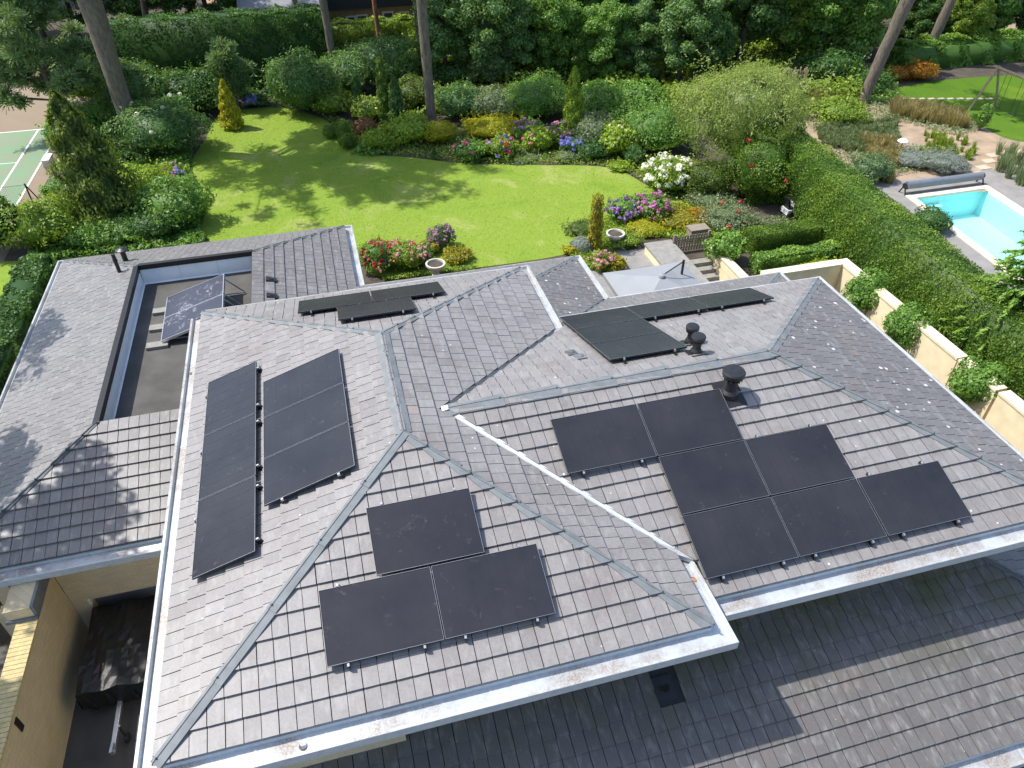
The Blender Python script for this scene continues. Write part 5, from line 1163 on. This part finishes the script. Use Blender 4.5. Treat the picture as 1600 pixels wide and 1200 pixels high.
# ------------------------------------------------------------------ trees
def tree_pine(qb, qt, w0, w1, mat, label, ht=17., crown=True, crown_r=3.2, lean_z=9., group='tall pines with bare trunks', name='pine_tree', zc=.78, npf=34, shift=(0, 0), per=55):
    B = at(*qb); D = px(B)[2]; r0 = .5*w0*D/FPX
    # direction of the trunk: the point where the pixel ray of qt meets the vertical plane through B that faces the camera
    hdir = unit([B[0]-CAM[0], B[1]-CAM[1], 0]); d = ray(*qt); t = ((B-CAM)@hdir)/(d@hdir); Tp = CAM+d*t
    dv = (Tp-B)/Tp[2]; top = B+dv*ht; top = B*0+np.array([B[0]+dv[0]*ht*.9, B[1]+dv[1]*ht*.9, ht])
    o = empty(name, B, label, 'tree', group); r1 = .5*w1*px(Tp)[2]/FPX
    k = (r1-r0)/max(.1, Tp[2]); trunk([B-[0, 0, .05], B+dv*.5, Tp, top], [r0*1.25, r0, r1, max(.05, r1*.45)], mat, o, 14)
    if crown:
        rng = nrng(); cs = []; rs = []
        b = MB()
        for i in range(npf):
            z = ht*rng.uniform(zc-.18, 1.0); s_ = z/ht; p = B+(top-B)*s_; a_ = rng.uniform(0, 6.28); sh = np.array([*shift, 0.]); ln = crown_r*rng.uniform(.35, 1.)*(1.25-.6*(s_-zc+.18)/.4)
            e = p+sh+np.array([math.cos(a_)*ln, math.sin(a_)*ln, rng.uniform(-.2, .8)]); b.tube([p, (p+e)/2+[0, 0, .15], e], [.06, .045, .02], 5)
            for _ in range(5): cs.append(p+(e-p)*rng.uniform(.55, 1.1)+rng.normal(0, .35, 3)); rs.append(rng.uniform(.45, .8))
        b.build('branches', mat, o); Q, ti = needle_puffs(cs, rs, per, .28, .075, rng); quad_mesh('crown', Q, ti, 'leaf_pine', o, B)
    return o
tree_pine((216, 236), (140, 0), 23, 34, 'bark_grey', 'massive leaning grey pine trunk with a small nest box', 19, crown_r=7.0, npf=120, shift=(3.5, -1.0), per=110)
tree_pine((235, 78), (224, 0), 9, 10, 'bark_dark', 'dark pine trunk standing behind the massive leaning pine', 18, crown_r=6.5, npf=120, per=75, shift=(1.5, 0))
tree_pine((488, 112), (460, 0), 9, 9, 'bark_grey', 'thin leaning grey pine trunk in front of the tall hedge', 16)
tree_pine((526, 132), (505, 0), 11, 13, 'bark_grey', 'grey pine trunk with a white tag by the rhododendrons', 17)
tree_pine((596, 84), (584, 0), 7, 7, 'bark_orange', 'slender orange-barked pine trunk before the neighbouring house', 16)
tree_pine((664, 118), (655, 0), 18, 20, 'bark_dark', 'dark ivy-shaded trunk just behind the tall straight pine', 16, crown=False)
tree_pine((675, 196), (658, 0), 14, 17, 'bark_grey', 'tall straight pine trunk rising from the golden ball shrub', 18, crown_r=3.0)
tree_pine((1346, 160), (1418, 0), 17, 20, 'bark_grey', 'leaning ivy-clad trunk in the dry garden', 16, crown_r=3.5)
tree_pine((1440, 100), (1478, 20), 13, 15, 'bark_grey', 'grey trunk behind the rust-orange shrubs', 15)
tree_pine((1553, 22), (1575, -10), 13, 14, 'bark_dark', 'dark trunk beside the woodland path', 15)
for q, lb in (((205, 184), 'wooden nest box fixed on the massive leaning pine'),):
    p = at(216, 236); c = onY(*q, p[1]-.35); o = empty('nest_box', c, lb, 'nest box'); b = MB(); b.box(c+[-.12, -.1, -.18], c+[.12, .1, .12]); b.build('box', 'wood_pole', o); b = MB(); b.box(c+[-.16, -.16, .121], c+[.16, .12, .15]); b.build('lid', 'white_paint', o)
# bushy pine at the tennis court
def bushy_pine(base, h, r, label, npf=230):
    rng = nrng(); o = empty('pine_tree', base, label, 'tree'); trunk([base, np.array(base)+[0, 0, h*.96]], [.2, .04], 'bark_grey', o); cs = []; rs = []; b = MB()
    for i in range(npf//5):
        z = h*rng.uniform(.18, 1); a_ = rng.uniform(0, 6.28); ln = r*(1.15-z/h)**.6*rng.uniform(.5, 1.05); p = np.array(base)+[0, 0, z*.92]; e = p+np.array([math.cos(a_)*ln, math.sin(a_)*ln, ln*.25]); b.tube([p, e], [.05, .015], 5)
        for _ in range(5): cs.append(p+(e-p)*rng.uniform(.4, 1.08)+rng.normal(0, .28, 3)); rs.append(rng.uniform(.4, .75))
    b.build('branches', 'bark_grey', o); Q, ti = needle_puffs(cs, rs, 140, .27, .062, rng); quad_mesh('crown', Q, ti, 'leaf_pine', o, base)
c = at(108, 212); bushy_pine(np.array([c[0], c[1], 0]), 11.5, 4.3, 'bushy blue-green pine overhanging the tennis court', 420)
c = at(370, 178); bushy_pine(np.array([c[0], c[1]+1.0, 0]), 4.5, 1.1, 'thin young pine beside the golden conifer', 60)
c = at(770, 140); bushy_pine(np.array([c[0], c[1], 0]), 5.5, 1.5, 'young pine at the wood edge behind the grey-green shrub', 70)
# feathery tree over the clipped mound
rng = nrng(); c, r, h = place((1140, 304, 86, 186)); o = empty('feathery_tree', (c[0], c[1], 0), 'feathery grey-green tree with arching sprays above the clipped mound', 'tree')
trunk([(c[0], c[1], 0), (c[0]+.1, c[1], 1.3), (c[0], c[1], 2.6)], [.16, .12, .06], 'bark_dark', o)
P, N, kk = blob_points((c[0], c[1], h*.56), (r, r, h*.42), 40, 30000, rng, (.22, .42), .5)
Q = [leaf_quads(P, N, .13, .3, rng, 1.0, np.tile([0.2, 0, .5], (len(P), 1)))]; tt = [tint_for(len(P), kk, rng)]
for i in range(60):
    a_ = rng.uniform(0, 6.28); s_ = np.linspace(.2, 1.15, 46); e = np.array([math.cos(a_)*r*1.05, math.sin(a_)*r*1.05, h*rng.uniform(.15, .5)]); p = np.array([c[0], c[1], h*.5])+e*s_[:, None]+np.c_[0*s_, 0*s_, -.5*s_**2]
    p += rng.normal(0, .07, p.shape); Q.append(leaf_quads(p, np.tile([0, 0, 1.], (46, 1)), .15, .3, rng, 1.)); tt.append(rng.uniform(.4, 1, 46))
cv, cf = core_sphere((c[0], c[1], h*.52), (r*.62, r*.62, h*.3), rng); quad_mesh('crown', np.concatenate(Q), np.concatenate(tt), 'leaf_feather', o, (c[0], c[1], 0), (cv, cf, np.full(len(cf), .2)))
# woodland trees: three kinds, copied
def wood_tree(kind, mat, hh, rr, leaf, nleaf):
    rng = nrng(); o = empty('woodland_tree', (0, 0, 0)); trunk([(0, 0, 0), (.1, .05, hh*.45), (0, 0, hh*.9)], [.24, .17, .05], 'bark_dark', o, 9)
    V, ti, ex = crown_mesh((0, 0, hh*.56), (rr, rr, hh*.44), 60, nleaf, leaf, .6, rng); quad_mesh('crown', V, ti, mat, o, (0, 0, 0), ex); return o
protos = [wood_tree(0, 'leaf_mid', 9.5, 3.1, .20, 26000), wood_tree(1, 'leaf_dark', 8.0, 2.8, .19, 24000), wood_tree(2, 'leaf_rhodo', 10.5, 3.4, .22, 26000), wood_tree(3, 'leaf_light', 9.0, 3.0, .20, 26000)]
wn_lb = ['mid green broadleaf tree in the wood behind the border', 'dark evergreen tree in the wood behind the border', 'pale grey-green broadleaf tree in the wood behind the border', 'bright fresh-green broadleaf tree in the wood behind the border']
wrng = np.random.default_rng(3); used = [False]*4
spots = []
for (x0, x1, y, n) in ((690, 1120, 138, 9), (690, 1330, 104, 13), (680, 1330, 58, 12), (700, 1400, 10, 10), (-60, 350, 62, 8), (-80, 330, 5, 7), (1380, 1660, 62, 6), (1250, 1340, 92, 3), (1390, 1690, 84, 7)):
    for i in range(n): spots.append((x0+(x1-x0)*(i+.5)/n+wrng.uniform(-18, 18), y+wrng.uniform(-9, 9)))
for i, q in enumerate(spots):
    B = at(*q); k = int(wrng.choice(4, p=[.33, .15, .27, .25])); k = 1 if (q[0] < 360 and wrng.random() < .7) else k
    pr0 = protos[k]; hmax = 16.2-.20*px(B)[2]*.0
    if not used[k]: o = pr0; used[k] = True
    else:
        o = pr0.copy(); COL.objects.link(o)
        for ch in [c_ for c_ in bpy.data.objects if c_.parent == pr0]: c_ = ch.copy(); COL.objects.link(c_); c_.parent = o
    o.location = (B[0], B[1], 0); s_ = wrng.uniform(.8, 1.2)*(.5 if q[0] > 1375 and q[1] > 70 else .6 if q[1] > 122 else .9 if q[1] > 85 else 1.); o.scale = (s_, s_, s_*wrng.uniform(.9, 1.1)); o.rotation_euler = (0, 0, wrng.uniform(0, 6.28))
    zn = ('behind the tennis court' if q[0] < 120 else 'behind the tall dark hedge') if q[0] < 400 else ('beside the woodland path' if q[0] > 1375 else 'at the wood edge ' if q[1] > 122 else '')
    if not zn or zn.endswith(' '): zn += ('behind the tall straight pine' if q[0] < 780 else 'behind the cypress' if q[0] < 930 else 'behind the broad domed shrub' if q[0] < 1080 else 'behind the feathery tree' if q[0] < 1220 else 'behind the bamboo screen')
    tag(o, wn_lb[k].split(' in the')[0]+' '+zn, 'tree', wn_lb[k].split(' in the')[0]+'s '+zn)
# trees standing left of the house, outside the picture, whose shade falls on the annex roof and the drive
def shade_tree(loc, hh, rr, n, label):
    rng = nrng(); o = empty('broadleaf_tree', loc, label, 'tree', 'broadleaf trees beside the annex'); loc = np.array(loc, float); trunk([loc, loc+[.1, .05, hh*.5], loc+[0, 0, hh*.92]], [.26, .18, .05], 'bark_grey', o, 10)
    V, ti, ex = crown_mesh(loc+[0, 0, hh*.76], (rr, rr, hh*.24), 42, n, .24, .6, rng, (.14, .27), False); quad_mesh('crown', V, ti, 'leaf_mid', o, loc)
shade_tree((-9.6, 10.2, 0), 14.5, 3.0, 9000, 'tall broadleaf tree shading the annex front slope')
shade_tree((-9.8, 5.0, 0), 13.5, 3.2, 13000, 'tall broadleaf tree shading the yard wall')
shade_tree((-11.2, 17.2, 0), 13.0, 2.4, 4200, 'thin-crowned broadleaf tree shading the annex side slope')
# undergrowth that reads as one mass under the wood
rng = nrng(); N_ = 60000; qx = rng.uniform(640, 1340, N_); qy = rng.uniform(60, 190, N_); qy = np.where(rng.random(N_) < .5, rng.uniform(-10, 130, N_), qy)
P = at_np(qx, qy)
nz = .9+.7*np.sin(P[:, 0]*.9+1.3*np.sin(P[:, 1]*.7))*np.sin(P[:, 1]*.8+P[:, 0]*.3); P[:, 2] = np.maximum(.05, nz*rng.uniform(.3, 1.1, N_))
quad_mesh('undergrowth', leaf_quads(P, np.tile([0, 0, 1.], (N_, 1)), .24, .6, rng, 1.1), np.clip(rng.normal(.45, .22, N_), 0, 1), 'leaf_light', None, (20, 45, 0)); tag(bpy.data.objects['undergrowth'], 'low leafy undergrowth filling the wood edge behind the border', 'undergrowth', kind='stuff')
P = at_np(rng.uniform(-60, 560, 30000), rng.uniform(40, 170, 30000)); keep = ~inpoly_np(P, lawn_pts) & (P[:, 0] > tx1+2); P = P[keep]; P[:, 2] = rng.uniform(.05, .8, len(P))
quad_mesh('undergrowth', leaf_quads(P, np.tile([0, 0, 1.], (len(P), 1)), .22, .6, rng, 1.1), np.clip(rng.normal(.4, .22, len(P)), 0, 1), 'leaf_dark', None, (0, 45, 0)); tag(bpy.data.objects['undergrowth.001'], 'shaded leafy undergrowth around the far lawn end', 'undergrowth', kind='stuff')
# ground cover in the flower borders
def cover(name, pxs, n, mat, leaf, label, zmax=.25, asp=.5):
    rng = nrng(); pts = [at(*q) for q in pxs]; P2 = np.array(pts)[:, :2]; lo, hi = P2.min(0), P2.max(0); P = np.c_[rng.uniform(lo[0], hi[0], n), rng.uniform(lo[1], hi[1], n), rng.uniform(.03, zmax, n)]
    P = P[inpoly_np(P, pts) & ~inpoly_np(P, lawn_pts)]
    P[:, 2] *= .5+.5*np.abs(np.sin(P[:, 0]*1.7)*np.sin(P[:, 1]*1.3+1)); o = quad_mesh(name, leaf_quads(P, np.tile([0, 0, 1.], (len(P), 1)), leaf, asp, rng, 1.), np.clip(rng.normal(.5, .25, len(P)), 0, 1), mat, None, (P2[0][0], P2[0][1], 0)); tag(o, label, 'ground cover', kind='stuff'); return o
cover('ground_cover', [(500, 185), (620, 200), (760, 205), (960, 235), (1060, 255), (1120, 300), (1075, 322), (960, 264), (830, 261), (730, 259), (640, 250), (540, 228)], 75000, 'leaf_light', .11, 'low mixed ground cover between the border shrubs', .35)
cover('ground_cover', [(885, 395), (930, 345), (1068, 320), (1150, 340), (1180, 370), (1110, 385), (1040, 372), (985, 375), (950, 400), (960, 430), (900, 420)], 50000, 'leaf_lime', .09, 'yellow-green ground cover around the terrace beds', .3)
cover('ground_cover', [(570, 395), (700, 385), (760, 410), (740, 425), (600, 440)], 20000, 'leaf_light', .09, 'low green cover in the rose bed', .25)
cover('ground_cover', [(60, 330), (180, 250), (300, 235), (330, 330), (320, 390), (100, 410), (40, 450)], 60000, 'leaf_mid', .15, 'shaded ground cover in the left border', .5)
cover('ground_cover', [(1150, 345), (1290, 330), (1320, 350), (1180, 380)], 6000, 'leaf_grey', .09, 'weedy ground around the parked mower', .15)
cover('ground_cover', [(1225, 155), (1300, 145), (1420, 165), (1540, 200), (1500, 215), (1400, 190), (1385, 225), (1500, 235), (1480, 262), (1400, 275), (1310, 250)], 20000, 'leaf_grey', .13, 'scattered low plants over the sandy dry garden', .35)
cover('ground_cover', [(1200, 130), (1400, 110), (1400, 160), (1300, 170), (1200, 180)], 14000, 'leaf_mid', .16, 'green undergrowth at the edge of the dry garden', .6)
# grasses and tufts of the dry garden
def grass_tuft(P, n, h, rng, wd=.02):
    a_ = rng.uniform(0, 6.28, n); sp = rng.uniform(.05, .45, n)*h; D = np.c_[np.cos(a_)*sp, np.sin(a_)*sp, np.full(n, h)*rng.uniform(.6, 1.1, n)]; side = nrm(np.cross(D, np.array([0, 0, 1.])))*wd
    B = P+rng.normal(0, .07*h, (n, 3))*[1, 1, 0]; return np.stack([B-side, B+side, B+D+side*.3, B+D-side*.3], 1)
def grasses(name, pxs, cnt, h, mat, label, n=70, wd=.02):
    rng = nrng(); pts = [at(*q) for q in pxs]; P2 = np.array(pts)[:, :2]; lo, hi = P2.min(0), P2.max(0); Q = []; k = 0
    while k < cnt:
        p = rng.uniform(lo, hi)
        if inpoly(p[0], p[1], pts): Q.append(grass_tuft(np.array([p[0], p[1], 0]), n, h*rng.uniform(.7, 1.2), rng, wd)); k += 1
    Q = np.concatenate(Q); o = quad_mesh(name, Q, rng.uniform(0, 1, len(Q)), mat, None, (*P2[0], 0)); tag(o, label, 'grass', kind='stuff')
grasses('ornamental_grass', [(1390, 165), (1500, 185), (1512, 205), (1450, 195), (1390, 182)], 170, .7, 'straw', 'straw-coloured ornamental grasses along the play lawn')
grasses('ornamental_grass', [(1270, 205), (1400, 190), (1405, 225), (1330, 240), (1285, 228)], 300, .4, 'leaf_grey', 'green tussock grasses across the dry garden')
grasses('ornamental_grass', [(1340, 222), (1400, 225), (1395, 290), (1370, 285)], 120, .6, 'straw', 'pale feathery grasses beside the round conifer')
grasses('ornamental_grass', [(1195, 150), (1300, 150), (1330, 172), (1230, 172)], 120, .6, 'straw', 'dry grasses at the bamboo screen')
grasses('ornamental_grass', [(1440, 205), (1520, 225), (1525, 255), (1450, 240)], 60, .4, 'leaf_light', 'small green tufts in sandy soil', 50)
grasses('ornamental_grass', [(1400, 236), (1470, 236), (1500, 262), (1390, 262)], 45, .4, 'leaf_light', 'scattered tufts around the lavender', 50)
grasses('ornamental_grass', [(1555, 240), (1640, 230), (1640, 300), (1560, 285)], 45, .9, 'leaf_grey', 'tall grey-green reeds beside the stone path', 60)
# bamboo screen
c = at(1236, 150); o = empty('bamboo_screen', c, 'brown bamboo screen between the feathery tree and the wood', 'fence')
for k in range(14): b = MB(); x = c+[(k-7)*.14, .05*math.sin(k), 0]; b.tube([x, x+[0, 0, 1.7+.12*math.sin(k*2.3)]], .05, 6); b.build('slat', 'wood_pole', o)
# lawn relief
rng = nrng(); lp = np.array(lawn_pts); lo, hi = lp.min(0), lp.max(0); P = np.c_[rng.uniform(lo[0], hi[0], 80000), rng.uniform(lo[1], hi[1], 80000)]
P = P[inpoly_np(P, lawn_pts)]; n = len(P); a_ = rng.uniform(0, 6.28, n); B = np.c_[P, np.full(n, .012)]; side = np.c_[np.cos(a_), np.sin(a_), np.zeros(n)]*.008; D = np.c_[rng.normal(0, .012, (n, 2)), rng.uniform(.015, .04, n)]
o = quad_mesh('lawn_grass', np.stack([B-side, B+side, B+D+side*.5, B+D-side*.5], 1), np.clip(rng.normal(.5, .25, n), 0, 1), 'leaf_lawn', None, (5, 30, 0)); tag(o, 'short mown grass covering the lawn', 'grass', kind='stuff')
